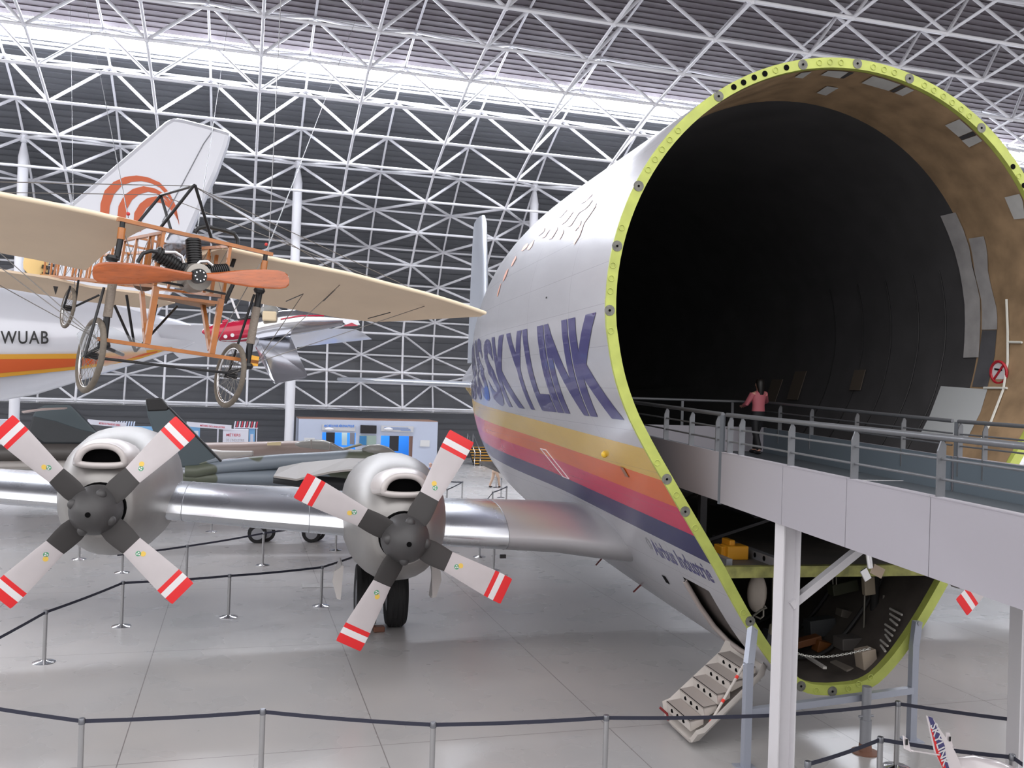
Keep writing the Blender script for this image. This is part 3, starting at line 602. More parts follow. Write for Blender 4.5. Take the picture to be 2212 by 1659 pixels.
for sg in (1, -1):
    W4 = (-4.1,)+tuple(lin(4.1, [(-w[0], w[i]) for w in WS]) for i in (1, 2, 3, 4))
    sec_w = lambda ws: [[(l*sg, n+x*c, z+y*c) for x, y in naca(t)] for l, n, c, z, t in ws]
    wing = MB().loft(sec_w([W4]+[w for w in WS if w[0] < -4.1])).build('wing', ALU, plane, smooth=50)
    MB().loft(sec_w([w for w in WS if w[0] > -4.1]+[W4])).build('wing_root', WROOT, plane, smooth=50)
    for l in (-4.1, -5.45, -8, -10.4):                    # skin joints
        n_, c_, z_, t_ = (lin(-l, [(-w[0], w[i]) for w in WS]) for i in (1, 2, 3, 4))
        MB().tube([(l*sg, n_+x*c_*1.001, z_+y*c_*1.004) for x, y in naca(t_)[6:24]], .008, 5).build('skin_joint', STEEL, wing, smooth=60)
    q = MB(); q.box((-4.2*sg, 5.2, 1.98), (.12, .06, .07)); q.build('landing_light', BLACK, wing)
# ---- engines
NAC = mat('worn_nacelle_skin', S(160, 158, 156), .42, .6, mott=.14, mscale=1.3, bump=.08, bscale=2)
COWL = mat('cream_cowl', S(196, 190, 188), .35, .1)
SPIN = mat('dark_grey_spinner', S(70, 69, 70), .5, mott=.12)
BLADEM = mat('pale_grey_blade', S(196, 190, 192), .45, mott=.04)
CUFF = mat('black_blade_cuff', S(60, 58, 58), .65, mott=.08)
REDT = mat('blade_tip_red', S(226, 42, 46), .4); WHT = mat('blade_tip_white', S(228, 226, 228), .4)
YEL = mat('emblem_yellow', S(232, 196, 92), .5); GRN = mat('emblem_green', S(84, 160, 120), .5)
def prop_blade(name, parent, rot):
    q = MB()
    st = [(.36, .4, .075, 26), (.5, .44, .07, 24), (.66, .42, .06, 21), (.855, .375, .045, 18), (.86, .372, .045, 18), (1.2, .42, .035, 14), (1.5, .46, .028, 11), (1.705, .485, .024, 9), (1.706, .485, .024, 9), (1.79, .49, .022, 9), (1.791, .49, .022, 9), (1.9, .492, .02, 8), (1.901, .492, .02, 8), (2.02, .49, .018, 8), (2.055, .47, .012, 8)]
    secs = []
    for r, c, t, tw in st:
        a = R(tw); pts = []
        for k in range(14):
            th = 2*pi*k/14; u, v = cos(th)*c/2, sin(th)*t/2; pts.append((r, u*sin(a)+v*cos(a), u*cos(a)-v*sin(a)))
        secs.append(pts)
    n0 = len(q.f); q.loft(secs)
    for i in range(len(st)-1):
        r = (st[i][0]+st[i+1][0])/2; mi = 1 if r < .857 else 0 if r < 1.7055 else 2 if r < 1.7905 else 3 if r < 1.9005 else 2
        for j in range(14): q.m[n0+i*14+j] = mi
    q.m[n0+len(st[:-1])*14] = 1; q.m[-1] = 2
    a = R(15); nr = Vector((0, -cos(a), sin(a))); cz = Vector((0, sin(a), cos(a)))
    for r, w, m_ in ((1.09, .03, 4), (1.03, -.02, 5)):
        q.disc(Vector((r, 0, 0))+cz*w+nr*.018, nr, .045, 16, m_)
    for k in range(3):
        d = Vector((cos(2*pi*k/3), 0, 0))+cz*sin(2*pi*k/3); q.disc(Vector((1.03, 0, 0))-cz*.02+nr*.024+d*.021, nr, .014, 8, 3)
    q.M = None; o = q.build(name, [BLADEM, CUFF, REDT, WHT, YEL, GRN], parent, smooth=30); o.rotation_euler = (0, rot, 0); return o
ENG = [(-6.37, 3.3, 2.63, 63.), (-11.6, 4.0, 3.02, 46.)]
def engine(l, n, z, ang, gear):
    na = part('engine_nacelle', plane); na.location = (l, n, z)
    P = [(.42, .5, .5, -.02), (.5, .58, .6, .02), (.72, .72, .8, .08), (1.1, .85, 1.0, .1), (1.6, .95, 1.14, .1), (2.3, 1.0, 1.22, .1), (3.2, 1.0, 1.22, .08), (4.2, .95, 1.14, .06), (5.4, .78, .92, .06), (6.8, .48, .58, .15), (7.8, .12, .2, .25)]
    q = MB()
    def se(a, hw, hh, zc, y): return (hw*math.copysign(abs(cos(a))**.9, cos(a)), y, zc+hh*math.copysign(abs(sin(a))**.9, sin(a)))
    q.loft([[se(2*pi*k/32, hw, hh, zc, y) for k in range(32)] for y, hw, hh, zc in P]); q.build('cowling', NAC, na, smooth=50)
    # chin-less oval oil cooler mouth on top: lip, dark throat and fairing
    lip = []; thr = []
    for k in range(28):
        a = 2*pi*k/28; x = .38*math.copysign(abs(cos(a))**.8, cos(a)); zz = .3*sin(a)-.04 if sin(a) > 0 else .05*sin(a)-.04
        lip.append((x, .44, .82+zz))
    q = MB(); q.tube(lip, .06, 8, closed=True); q.build('intake_lip', COWL, na, smooth=60)
    q = MB(); q.add([(x, .62, zz) for x, _, zz in lip], [tuple(range(28))]); q.loft([[(x, .46, zz) for x, _, zz in lip], [(x, .62, zz) for x, _, zz in lip]], cap=False); q.build('intake_throat', HOLE, na)
    q = MB(); sec_ = []
    for y, gx, gz, dz in ((.45, 1.14, 1.2, 0), (.6, 1.3, 1.45, -.02), (.9, 1.5, 1.6, -.05), (1.4, 1.7, 1.5, -.1), (2.2, 1.7, 1.2, -.16), (3.2, 1.2, .6, -.2)):
        sec_.append([(x*gx, y, .82+dz+(zz-.82)*gz) for x, _, zz in lip])
    q.loft(sec_, cap=False); q.build('intake_fairing', COWL, na, smooth=50)
    MB().lathe([(.44, .36), (.46, .5)], 28, ax='y').build('cooling_gap', HOLE, na)
    pr = part('propeller', plane); pr.location = (l, n, z)
    q = MB(); q.lathe([(.02, -.5), (.09, -.49), (.2, -.43), (.3, -.31), (.38, -.14), (.42, .02), (.43, .16), (.42, .3), (.38, .36)], 32, ax='y'); q.build('spinner', SPIN, pr, smooth=40)
    MB().disc((.0, -.504, .0), (0, -1, 0), .045, 16, th=.006).build('spinner_hole', HOLE, pr)
    for k in range(4):
        a = R(ang+90*k); prop_blade('blade', pr, -a)
        q = MB(); c = Vector((cos(a+.35)*.33, -.2, sin(a+.35)*.33)); q.ball(c, .09, 10, 7, 0, (1, 1.1, 1)); q.build('blade_fairing', SPIN, pr, smooth=60)
    if gear:
        G = part('landing_gear', plane); s_ = 1 if l > 0 else -1
        for dx in (-.33, .33):
            q = MB(); R0, w = .71, .23
            q.lathe([(.36, -w*.8), (.5, -w), (.64, -w*.95), (R0, -w*.6), (R0, w*.6), (.64, w*.95), (.5, w), (.36, w*.8)], 36, (l+dx, n+4.45, R0), 'x', 0)
            q.lathe([(.1, -w*.7), (.34, -w*.75), (.37, -w*.85)], 24, (l+dx, n+4.45, R0), 'x', 1); q.lathe([(.1, w*.7), (.34, w*.75), (.37, w*.85)], 24, (l+dx, n+4.45, R0), 'x', 1)
            for g in (-.1, 0, .1): q.tube([(l+dx+g, n+4.45+R0*1.001*cos(2*pi*k/36), R0+R0*1.001*sin(2*pi*k/36)) for k in range(36)], .008, 4, 2, closed=True)
            q.build('wheel', [RUBBER, STEEL, BLACK], G, smooth=40)
        q = MB(); q.tube([(l, n+4.45, .71), (l, n+4.3, 2.2)], .09, 12); q.tube([(l-.36, n+4.45, .71), (l+.36, n+4.45, .71)], .06, 10); q.tube([(l, n+4.4, 1.0), (l, n+5.4, 2.1)], .045, 8); q.build('strut', mat('gear_strut', S(120, 118, 114), .35, .5), G, smooth=50)
        for sd in (-1, 1):
            q = MB(); xo = l+sd*.92; sec_ = []
            for t in range(8):
                zz = 1.62-.72*t/7; bow = .1*sin(pi*t/7); dep = .85*math.sqrt(max(0, 1-(t/7.6)**3))
                sec_.append([(xo+sd*bow, n+3.0+(.85-dep)*.3, zz), (xo+sd*bow, n+3.0+dep, zz), (xo+sd*(bow+.03), n+3.0+dep, zz), (xo+sd*(bow+.03), n+3.0+(.85-dep)*.3, zz)])
            q.loft(sec_); q.build('gear_door', mat('door_white', S(206, 202, 200), .4), G, smooth=30)
            q = MB(); q.prism([(xo-.02*sd, n+2.98, 1.62), (xo+.17*sd, n+2.98, 1.5), (xo+.2*sd, n+2.98, 1.3), (xo+.1*sd, n+2.98, .95), (xo+.02*sd, n+2.98, .92)], (0, .02, 0)); q.build('gear_door_edge', mat('door_white', S(206, 202, 200), .4), G)
for sg in (1, -1):
    for i, (l, n, z, a) in enumerate(ENG): engine(l*sg, n, z, a if sg == 1 else a-20, i == 0)
# ---- tail
TAILM = mat('tail_silver', S(182, 186, 194), .3, .4)
q = MB(); q.loft([[(t*c*.5*y/.06*.06, n+x*c, z) for x, y in naca(1, 8) for t in (.24,)] for n, c, z in ((29, 4.8, 6.6), (29.4, 4.3, 9), (29.9, 3.7, 11.5), (30.3, 3.1, 13.2), (30.7, 2.5, 13.6))]); q.build('tail_fin', TAILM, plane, smooth=50)
for sg in (1, -1):
    q = MB(); q.loft([[(l*sg, n+x*c, z+y*c) for x, y in naca(.09)] for l, n, c, z in ((0, 28.3, 3.2, 5.42), (-3, 28.7, 2.7, 5.47), (-6.2, 29.2, 2.0, 5.52), (-6.6, 29.6, 1.4, 5.52))]); q.build('stabilizer', TAILM, plane, smooth=50)
# ------------------------------------------------------------------ walkway into the nose
WALK = thing('walkway', 'grey elevated walkway with railings leading into the open nose of the big aircraft', 'walkway', M=GM)
FASC = mat('pale_grey_fascia', S(168, 165, 173), .5, .1)
INNP = mat('blue_grey_panel', S(112, 124, 134), .5, .1)
RAILM = mat('grey_railing_paint', S(112, 114, 118), .4, .3)
DECKM = mat('dark_deck', S(86, 92, 98), .55, bump=.1, bscale=80)
near = lambda n: -2.05+(.0645*n if n < 0 else 0)
far = lambda n: 2.05+(.0645*n if n < 0 else 0)
ztop = lambda n: 4.47+(.0095*n if n < 0 else .028*n)
def n_at(px, lf):                                       # station where the upright at this picture column stands
    n = 0.
    for _ in range(30):
        d = gray(px, 950); n = (lf(n)-gC.x)/d.x*d.y+gC.y
    return n
NEND = 6.3
pn = [n_at(x, near) for x in (1693, 1832, 2014)]
cuts = [-.04]+pn+[-8.2, -10]
for lf, sg, nm in ((near, -1, 'n'), (far, 1, 'f')):
    cc = cuts if sg < 0 else [-.04, -2.6, -5.2, -7.8, -10]
    for a, b in zip(cc, cc[1:]):
        a -= .006; b += .006
        q = MB()
        for lo, mi, off in ((.76, 0, 0.), (.76, 1, .05)):
            A, B = Vector((lf(a)-sg*off, a, ztop(a))), Vector((lf(b)-sg*off, b, ztop(b)))
            q.prism([A, B, B-Vector((0, 0, lo)), A-Vector((0, 0, lo))], Vector((-sg*.03, 0, 0)), mi)
        q.build('fascia_panel', [FASC, INNP], WALK)
        q = MB(); q.bar(Vector((lf(a)-sg*.04, a, ztop(a)+.005)), Vector((lf(b)-sg*.04, b, ztop(b)+.005)), .09, .012); q.build('fascia_cap', FASC, WALK)
    q = MB()
    for off, mi in ((0, 0), (.05, 1)):
        A, B = Vector((lf(.05)-sg*off, .05, ztop(.05))), Vector((lf(NEND)-sg*off, NEND, ztop(NEND)))
        q.prism([A, B, B-Vector((0, 0, .74)), A-Vector((0, 0, .74))], Vector((-sg*.03, 0, 0)), mi)
    q.build('fascia_panel', [FASC, INNP], WALK)
    q = MB(); q.bar((lf(0)-sg*.02, 0, ztop(0)-.78), (lf(0)-sg*.02, 0, ztop(0)+.56), .07, .06); q.build('joint_post', mat('dark_post', S(84, 88, 94), .45, .2), WALK)
    def rails(n0, n1, posts):
        for h, r, nmm in ((.57, .032, 'handrail'), (.37, .014, 'mid_rail'), (.18, .014, 'mid_rail')):
            MB().tube([(lf(n)-sg*.05, n, ztop(n)+h) for n in (n0, n1)], r, 10).build(nmm, RAILM, WALK, smooth=50)
        for n in posts:
            c = Vector((lf(n)-sg*.05, n, ztop(n)))
            q = MB(); q.prism([c+Vector((-.045, 0, -.3)), c+Vector((.045, 0, -.3)), c+Vector((.045, 0, .5)), c+Vector((.0, 0, .56)), c+Vector((-.045, 0, .44))], (0, .018, 0)); q.build('railing_post', RAILM, WALK)
    if sg < 0:
        rails(-10, -.09, [n_at(x, near) for x in (1571, 1596, 1703, 1840, 2026)]+[-8.2]); rails(.06, NEND, [n_at(x, near) for x in (1545, 1488, 1433)]+[4.2, 5.4])
    else:
        rails(-10, -.09, [-.15, -.75, -2.6, -4.4, -6.2]); rails(.06, NEND, [1.3, 2.7, 4.3, 5.6])
q = MB(); q.prism([(near(-10)+.1, -10, ztop(-10)-.55), (far(-10)-.1, -10, ztop(-10)-.55), (far(0)-.1, 0, ztop(0)-.55), (near(0)+.1, 0, ztop(0)-.55)], (0, 0, -.18))
q.prism([(near(0)+.1, 0, ztop(0)-.55), (far(0)-.1, 0, ztop(0)-.55), (far(1)-.1, NEND-.03, ztop(NEND)-.55), (near(1)+.1, NEND-.03, ztop(NEND)-.55)], (0, 0, -.16)); q.build('deck', DECKM, WALK)
MB().bar((-2, 1.25, ztop(1.25)-.545), (2, 1.25, ztop(1.25)-.545), .05, .008).build('threshold_strip', WHITE, WALK)
q = MB(); q.box((0, NEND, ztop(NEND)-.27), (4.1, .04, .55)); q.build('end_panel', FASC, WALK)
MB().tube([(-2, NEND, ztop(NEND)+.57), (2, NEND, ztop(NEND)+.57)], .03, 10).build('handrail', RAILM, WALK, smooth=50)
for x in (-1.2, 0, 1.2): MB().box((x, NEND, ztop(NEND)+.28), (.06, .03, .56)).build('railing_post', RAILM, WALK)
def hbeam(l, n, z1, name):
    q = MB()
    for s_ in (-1, 1): q.box((l+s_*.115, n, z1/2), (.018, .24, z1))
    q.box((l, n, z1/2), (.22, .012, z1)); q.box((l, n, z1-.02), (.26, .26, .03)); q.box((l, n, .01), (.4, .4, .02)); q.build(name, mat('column_white', S(214, 212, 216), .4), WALK)
hbeam(-1.96, -1.9, ztop(-1.9)-.75, 'support_column'); hbeam(-1.78, -6.1, ztop(-6.1)-.75, 'support_column'); hbeam(1.7, -1.9, ztop(-1.9)-.75, 'support_column')
MB().bar((-1.9, -1.9, 2.6), (-.5, -1.9, 3.62), .12, .1).build('brace', mat('column_white', S(214, 212, 216), .4), WALK)
TRM = mat('trestle_grey', S(74, 74, 78), .5, .2)
for l in (-1.45, 1.5):
    for n in (1.9, 4.4):
        MB().box((l, n, 3.25), (.12, .12, 1.0)).build('trestle_leg', TRM, WALK)
    q = MB(); q.bar((l, 1.9, 2.8), (l, 4.4, 3.7), .05, .05); q.bar((l, 1.9, 3.7), (l, 4.4, 2.8), .05, .05); q.build('trestle_brace', TRM, WALK)
q = MB(); q.bar((-1.45, 1.9, 2.8), (1.5, 1.9, 3.7), .05, .05); q.bar((-1.45, 1.9, 3.7), (1.5, 1.9, 2.8), .05, .05); q.build('trestle_brace', TRM, WALK)
# two small lamps hang under the walkway edge
c = onN(1876, 1196, -3.1)
lamp = thing('spotlight', 'small silver spotlight with flap hanging under the walkway edge', 'lamp', M=GM)
q = MB(); q.tube([c, c+Vector((.03, 0, -.17))], .035, 12); q.build('lamp_body', CHROME, lamp, smooth=40)
b_ = c+Vector((.03, 0, -.19)); q = MB(); q.box(b_+Vector((-.06, 0, -.06)), (.09, .02, .14), M=Matrix.Rotation(R(-30), 3, 'Y')); q.build('lamp_flap', CHROME, lamp)
q = MB(); q.box(b_+Vector((.1, 0, -.02)), (.16, .02, .12), M=Matrix.Rotation(R(25), 3, 'Y')); q.build('lamp_flap', mat('beige_flap', S(190, 170, 150), .5), lamp)
# ------------------------------------------------------------------ frame under the nose
FR = mat('support_grey', S(158, 163, 176), .4, .2)
sfm = thing('support_frame', 'grey steel goalpost frame propping the nose ring from both sides', 'support', M=GM)
for l, n in ((-1.86, -.73), (1.29, -.11)):
    t_ = Vector((-1.56, -.25, 1.86)) if l < 0 else Vector((1.33, -.12, 1.88))
    q = MB(); q.bar((l, n, 0), (l, n, 1.5), .11, .11, up=(0, 1, 0)); q.bar((l, n, 1.45), t_, .12, .1, up=(0, 1, 0)); q.box((l, n, .01), (.28, .28, .02)); q.build('post', FR, sfm)
    MB().disc(t_+Vector((0, -.06, -.02)), (0, -1, 0), .035, 12).build('bolt', STEEL, sfm)
MB().bar((-1.86, -.73, .8), (1.29, -.11, .8), .1, .1).build('crossbar', FR, sfm)
js = thing('jack_stand', 'grey tubular jack with a rusty round foot under the nose', 'jack', M=GM)
jx, jn = .25, -.45
q = MB(); q.tube([(jx, jn, .1), (jx, jn, .5)], .085, 16); q.tube([(jx, jn, .5), (jx, jn, 1.0)], .07, 16); q.tube([(jx-.12, jn, .55), (jx+.12, jn, .55)], .02, 8); q.build('jack_tube', STEEL, js, smooth=40)
q = MB(); q.lathe([(.2, 0), (.2, .02), (.1, .04), (.09, .14)], 24, (jx, jn, 0)); q.build('jack_foot', mat('rusty_foot', S(128, 92, 76), .6), js, smooth=30)
# ------------------------------------------------------------------ small whale shaped model plane at the lower right
MW = mat('model_white', S(232, 224, 226), .25, coat=.5)
mdl = thing('model_aircraft', 'small white model cargo plane with navy lettered tail fin at the lower right corner', 'model aircraft', M=GM)
MN = -3.3
g = lambda x, y, n=MN: onN(x, y, n)
tM = lambda x, y: (1700+x/4.32, 1450+y/4.32)
fin = [tM(1315, 420), tM(1355, 432), tM(1570, 750), tM(1720, 1100), tM(1560, 1100), tM(1460, 903), tM(1390, 760), tM(1345, 560)]
MB().prism([g(*p) for p in fin], (0, .035, 0)).build('tail_fin', MW, mdl)
MB().prism([g(*p)-Vector((0, .004, 0)) for p in (tM(1315, 420), tM(1355, 432), tM(1470, 690), tM(1480, 790), tM(1520, 930), tM(1465, 903), tM(1395, 690), tM(1340, 500))], (0, .003, 0)).build('fin_stripe', NAVY, mdl)
MB().prism([g(*p)-Vector((0, .006, 0)) for p in (tM(1335, 520), tM(1352, 530), tM(1400, 690), tM(1490, 925), tM(1460, 925), tM(1395, 780))], (0, .003, 0)).build('fin_stripe', REDT, mdl)
a, b = g(*tM(1465, 890)), g(*tM(1345, 498)); dirv = (a-b).normalized(); upv = Vector((0, -1, 0)).cross(dirv)
upv = upv if upv.x > 0 else -upv
flat_text('SKYLINK', b-Vector((0, .008, 0))-upv*.02, dirv, upv, (a-b).length, .1, WHT, parent=mdl, off=0, bold=.02)
q = MB(); c0, c1 = g(*tM(1480, 830), MN+.1), g(*tM(2350, 1250), MN+.1); ax = (c1-c0); secs = []
for t, r in ((0, .03), (.12, .1), (.3, .22), (.55, .3), (.85, .33), (1.1, .3)):
    c = c0+ax*t; secs.append([c+Vector((r*.35*cos(2*pi*k/20), r*.9*cos(2*pi*k/20), r*sin(2*pi*k/20))) for k in range(20)])
q.loft(secs); q.build('body', MW, mdl, smooth=60)
for pts_, n in (([tM(1088, 600), tM(1132, 635), tM(1160, 755), tM(1100, 725)], MN-.25), ([tM(1490, 575), tM(1520, 575), tM(1556, 722), tM(1500, 690)], MN+.35)):
    MB().prism([g(*p, n) for p in pts_], (0, .02, 0)).build('end_plate', MW, mdl)
    s_ = pts_[2]; MB().bar(g(s_[0], s_[1]-4, n), g(*tM(1400, 775)), .05, .015).build('stabilizer', MW, mdl)
o1_ = g(*tM(1102, 690), MN-.26); flat_text('1', o1_, (1, 0, 0), (0, 0, 1), .035, .07, BLACK, parent=mdl, off=.004)
o1_ = g(*tM(1508, 655), MN+.34); flat_text('1', o1_, (1, 0, 0), (0, 0, 1), .03, .06, BLACK, parent=mdl, off=.004)
q = MB(); bx = g(*tM(1700, 1000)); q.tube([(bx.x, bx.y, 0), (bx.x, bx.y, bx.z-.05)], .04, 12); q.lathe([(.3, 0), (.3, .02), (.05, .04)], 24, (bx.x, bx.y, 0)); q.build('stand', STEEL, mdl, smooth=40)
# ------------------------------------------------------------------ the old monoplane hanging on cables
bphi, brol = R(41), R(7.2)
r0_, f0_ = Vector((cos(YAW), -sin(YAW), 0)), Vector((sin(YAW), cos(YAW), 0))
bx0 = cos(bphi)*r0_+sin(bphi)*f0_; bY = -sin(bphi)*r0_+cos(bphi)*f0_
bX = cos(brol)*bx0-sin(brol)*Vector((0, 0, 1)); bZ = sin(brol)*bx0+cos(brol)*Vector((0, 0, 1))
d_ = ray(427, 597); HB = CP+d_*(9.4/math.hypot(d_.x, d_.y))
BMx = Matrix(((bX.x, bY.x, bZ.x, HB.x), (bX.y, bY.y, bZ.y, HB.y), (bX.z, bY.z, bZ.z, HB.z), (0, 0, 0, 1)))
mono = thing('vintage_monoplane', 'cream winged vintage monoplane with wooden propeller hanging from cables', 'aircraft', M=BMx)
def bl(x, y, yp):                                       # local point of the monoplane on the plane y = yp
    k = ray(x, y); t = (yp-(CP-HB).dot(bY))/k.dot(bY); v = CP+k*t-HB; return Vector((v.dot(bX), v.dot(bY), v.dot(bZ)))
cb = lambda x, y, yp=.3: bl(80+x/3.456, 400+y/3.456, yp)
WOOD = mat('varnished_ash', S(172, 106, 50), .35, mott=.18, mscale=8, coat=.4)
PROPW = mat('varnished_walnut', S(166, 82, 28), .28, mott=.25, mscale=6, coat=.7, stretch=(1, 1, 6))
TUBE = mat('black_tube', S(30, 31, 34), .35, .2)
CLOTH = mat('cream_fabric', S(214, 194, 170), .7, mott=.05, mscale=2)
CLOTHE = mat('cream_fabric_edge', S(240, 222, 194), .7)
RIB = mat('bungee_grey', S(128, 118, 108), .7, bump=.5, bscale=50)
# propeller
q = MB()
for sg in (1, -1):
    secs = []
    for r, c, t, tw in ((.02, .075, .07, 40), (.1, .085, .06, 38), (.2, .11, .045, 32), (.35, .15, .034, 24), (.52, .185, .026, 18), (.7, .2, .02, 14), (.84, .195, .016, 12), (.91, .165, .013, 11), (.945, .11, .01, 11), (.955, .04, .006, 11)):
        a = R(tw); pts = []
        for k in range(16):
            th = 2*pi*k/16; u, v = cos(th)*c/2, sin(th)*t/2; pts.append((r*sg, (u*sin(a)*sg+v*cos(a)), u*cos(a)-v*sin(a)*sg))
        secs.append(pts)
    q.loft(secs)
prop_ = q.build('propeller', PROPW, mono, smooth=50); prop_.rotation_euler = (0, -R(11), 0)
q = MB(); q.lathe([(.068, -.06), (.07, -.05), (.07, .02)], 24, ax='y'); hb_ = q.build('hub_plate', TUBE, prop_, smooth=40)
for k in range(8): MB().disc((.048*cos(k*pi/4), -.062, .048*sin(k*pi/4)), (0, -1, 0), .008, 8).build('hub_bolt', CHROME, hb_)
# front frame
def bars(name, m, l, r=None, wh=None, yp=.3):
    for a, b, *yy in l:
        ya, yb = (yy+[yp, yp])[:2] if yy else (yp, yp)
        A, B = cb(*a, ya), cb(*b, yb); q = MB(); q.bar(A, B, wh[0], wh[1], up=(0, 1, 0)) if wh else q.tube([A, B], r, 10); q.build(name, m, mono, smooth=40)
bars('frame_beam', WOOD, [((600, 252), (1755, 518)), ((450, 1148), (1645, 1322))], wh=(.035, .05))
bars('frame_beam', WOOD, [((900, 822), (1390, 884))], wh=(.03, .035))
bars('frame_upright', WOOD, [((945, 345), (880, 750)), ((1442, 455), (1385, 850))], wh=(.03, .03))
bars('frame_upright', WOOD, [((866, 380), (832, 600), .9, .9), ((1292, 480), (1242, 810), .9, .9), ((1346, 490), (1300, 830), .8, .8), ((915, 365), (890, 580), .6, .6)], wh=(.03, .03))
bars('cabin_leg', WOOD, [((890, 755), (820, 1185)), ((1375, 850), (1303, 1258))], wh=(.055, .04))
bars('cabin_leg', WOOD, [((782, 800), (815, 1185), .75, .35), ((1238, 890), (1292, 1230), .75, .35)], wh=(.04, .04))
bars('engine_bearer', TUBE, [((875, 710), (1405, 812), .24, .24)], wh=(.02, .03))
for l, m_, r in ((((640, 270), (634, 325)), TUBE, .024), (((634, 320), (624, 405)), WOOD, .035), (((624, 400), (592, 560)), TUBE, .028), (((566, 715), (525, 985)), RIB, .04), (((522, 985), (498, 1185)), TUBE, .03),
                 (((1706, 520), (1701, 570)), TUBE, .024), (((1700, 565), (1688, 655)), WOOD, .034), (((1664, 775), (1640, 915)), TUBE, .034), (((1640, 912), (1592, 1185)), RIB, .042), (((1592, 1180), (1568, 1345)), TUBE, .034)):
    MB().tube([cb(*p) for p in l], r, 12).build('suspension_column', m_, mono, smooth=40)
for x, y in ((560, 548), (500, 1195), (1570, 1350), (1660, 785)): MB().lathe([(.045, -.03), (.06, 0), (.045, .03)], 12, cb(x, y)).build('collar', TUBE, mono, smooth=40)
bars('bracing_strut', TUBE, [((500, 765), (360, 1262), .3, .2), ((580, 900), (733, 1240), .35, .7), ((668, 822), (733, 1240), .5, .7), ((1045, 905), (738, 1238), 1.4, .7), ((895, 890), (845, 1110), 1.2, 1.2), ((1622, 815), (1432, 1390), .3, .45), ((1440, 770), (1330, 1010), .9, 1.2)], r=.013)
bars('axle', TUBE, [((352, 1278), (1425, 1402), .4, .4)], r=.014)
bars('wheel_fork', TUBE, [((352, 1278), (520, 1180), .35, .3), ((1425, 1402), (1575, 1362), .4, .3), ((520, 1215), (640, 1265), .4, .8)], r=.018)
MB().box(cb(1612, 1310, .3), (.1, .05, .1)).build('end_bracket', mat('bracket_yellow', S(224, 164, 56), .4), mono)
# wheels
def spoked(name, c, r, parent):
    w = part(name, parent); w.location = c
    q = MB(); q.tube([(0, r*cos(2*pi*k/40), r*sin(2*pi*k/40)) for k in range(40)], .028*r/.32, 10, closed=True); q.build('tyre', mat('old_tyre', S(104, 96, 86), .7, mott=.2, mscale=30), w, smooth=60)
    q = MB(); q.tube([(0, r*.91*cos(2*pi*k/40), r*.91*sin(2*pi*k/40)) for k in range(40)], .012, 8, closed=True); q.build('rim', CHROME, w, smooth=60)
    q = MB()
    for k in range(28): q.tube([(.05*(-1)**k, .02*cos(2*pi*k/28+.4), .02*sin(2*pi*k/28+.4)), (0, r*.9*cos(2*pi*k/28), r*.9*sin(2*pi*k/28))], .0022, 4, cap=False)
    tag(q.build('spokes', mat('spoke_wire', S(130, 126, 120), .4, .5), w), kind='stuff')
    MB().lathe([(.03, -.07), (.035, 0), (.03, .07)], 12, ax='x').build('wheel_hub', TUBE, w, smooth=40)
spoked('wheel', cb(400, 1270, .45), .33, mono); spoked('wheel', cb(1440, 1420, .45), .31, mono)
tw_ = bl(147, 665, 4.3); spoked('tail_wheel', tw_, .25, mono)
for a, b in (((152, 618), (136, 668)), ((167, 622), (160, 672)), ((175, 565), (162, 660)), ((136, 668), (160, 672)), ((215, 637), (158, 664))): MB().tube([bl(*a, 4.1), bl(*b, 4.25)], .014, 8).build('tail_strut', TUBE, mono, smooth=50)
# cabane and oil loop
bars('cabane_tube', TUBE, [((1170, 3), (925, 312), .5, .7), ((1180, 0), (1312, 432), .5, .7), ((925, 75), (762, 272), 1.6, 1.3), ((925, 78), (998, 328), 1.6, 1.3), ((925, 75), (1175, 2), 1.6, .5)], r=.016)
MB().tube([cb(*p, .8) for p in ((1180, 352), (1205, 322), (1262, 308), (1400, 338), (1472, 362), (1498, 405), (1490, 500), (1452, 610))], .022, 10).build('exhaust_loop', TUBE, mono, smooth=60)
MB().tube([cb(*p, .8) for p in ((1486, 640), (1480, 700), (1400, 880))], .022, 10).build('exhaust_loop', TUBE, mono, smooth=60)
# three cylinder fan engine
ENGM = mat('grey_crankcase', S(150, 146, 140), .4, .6)
eng = part('engine', mono); ec = cb(1180, 690, .22)
MB().lathe([(.06, -.12), (.13, -.1), (.145, 0), (.14, .12), (.06, .16)], 24, ec, 'y').build('crankcase', ENGM, eng, smooth=40)
for (ax_a, ay), (bx_, by) in (((1178, 600), (1165, 400)), ((1090, 630), (880, 500)), ((1250, 650), (1420, 640))):
    A, B = cb(ax_a, ay, .24), cb(bx_, by, .26); q = MB(); n = 11
    for k in range(n):
        t0, t1 = k/n, (k+.55)/n; q.tube([A+(B-A)*t0, A+(B-A)*t1], .075, 14); q.tube([A+(B-A)*t1, A+(B-A)*(k+1)/n], .06, 14)
    q.build('cylinder', BLACK, eng, smooth=40)
for l in (((950, 500), (1030, 500), (1080, 530), (1095, 580)), ((1190, 600), (1215, 572), (1270, 568), (1310, 600)), ((750, 575), (790, 510), (850, 490), (900, 500))):
    MB().tube([cb(*p, .16) for p in l], .018, 8).build('intake_pipe', CHROME if l[0][0] > 800 else TUBE, eng, smooth=60)
q = MB(); a, b = cb(955, 425, 1.2), cb(1130, 455, 1.2); secs = []
for t, r in ((0, .02), (.1, .1), (.4, .14), (.8, .14), (1, .05)): secs.append([a+(b-a)*t+Vector((0, r*cos(2*pi*k/16), r*sin(2*pi*k/16))) for k in range(16)])
q.loft(secs); q.build('fuel_tank', mat('tank_tin', S(150, 152, 160), .25, .9), mono, smooth=60)
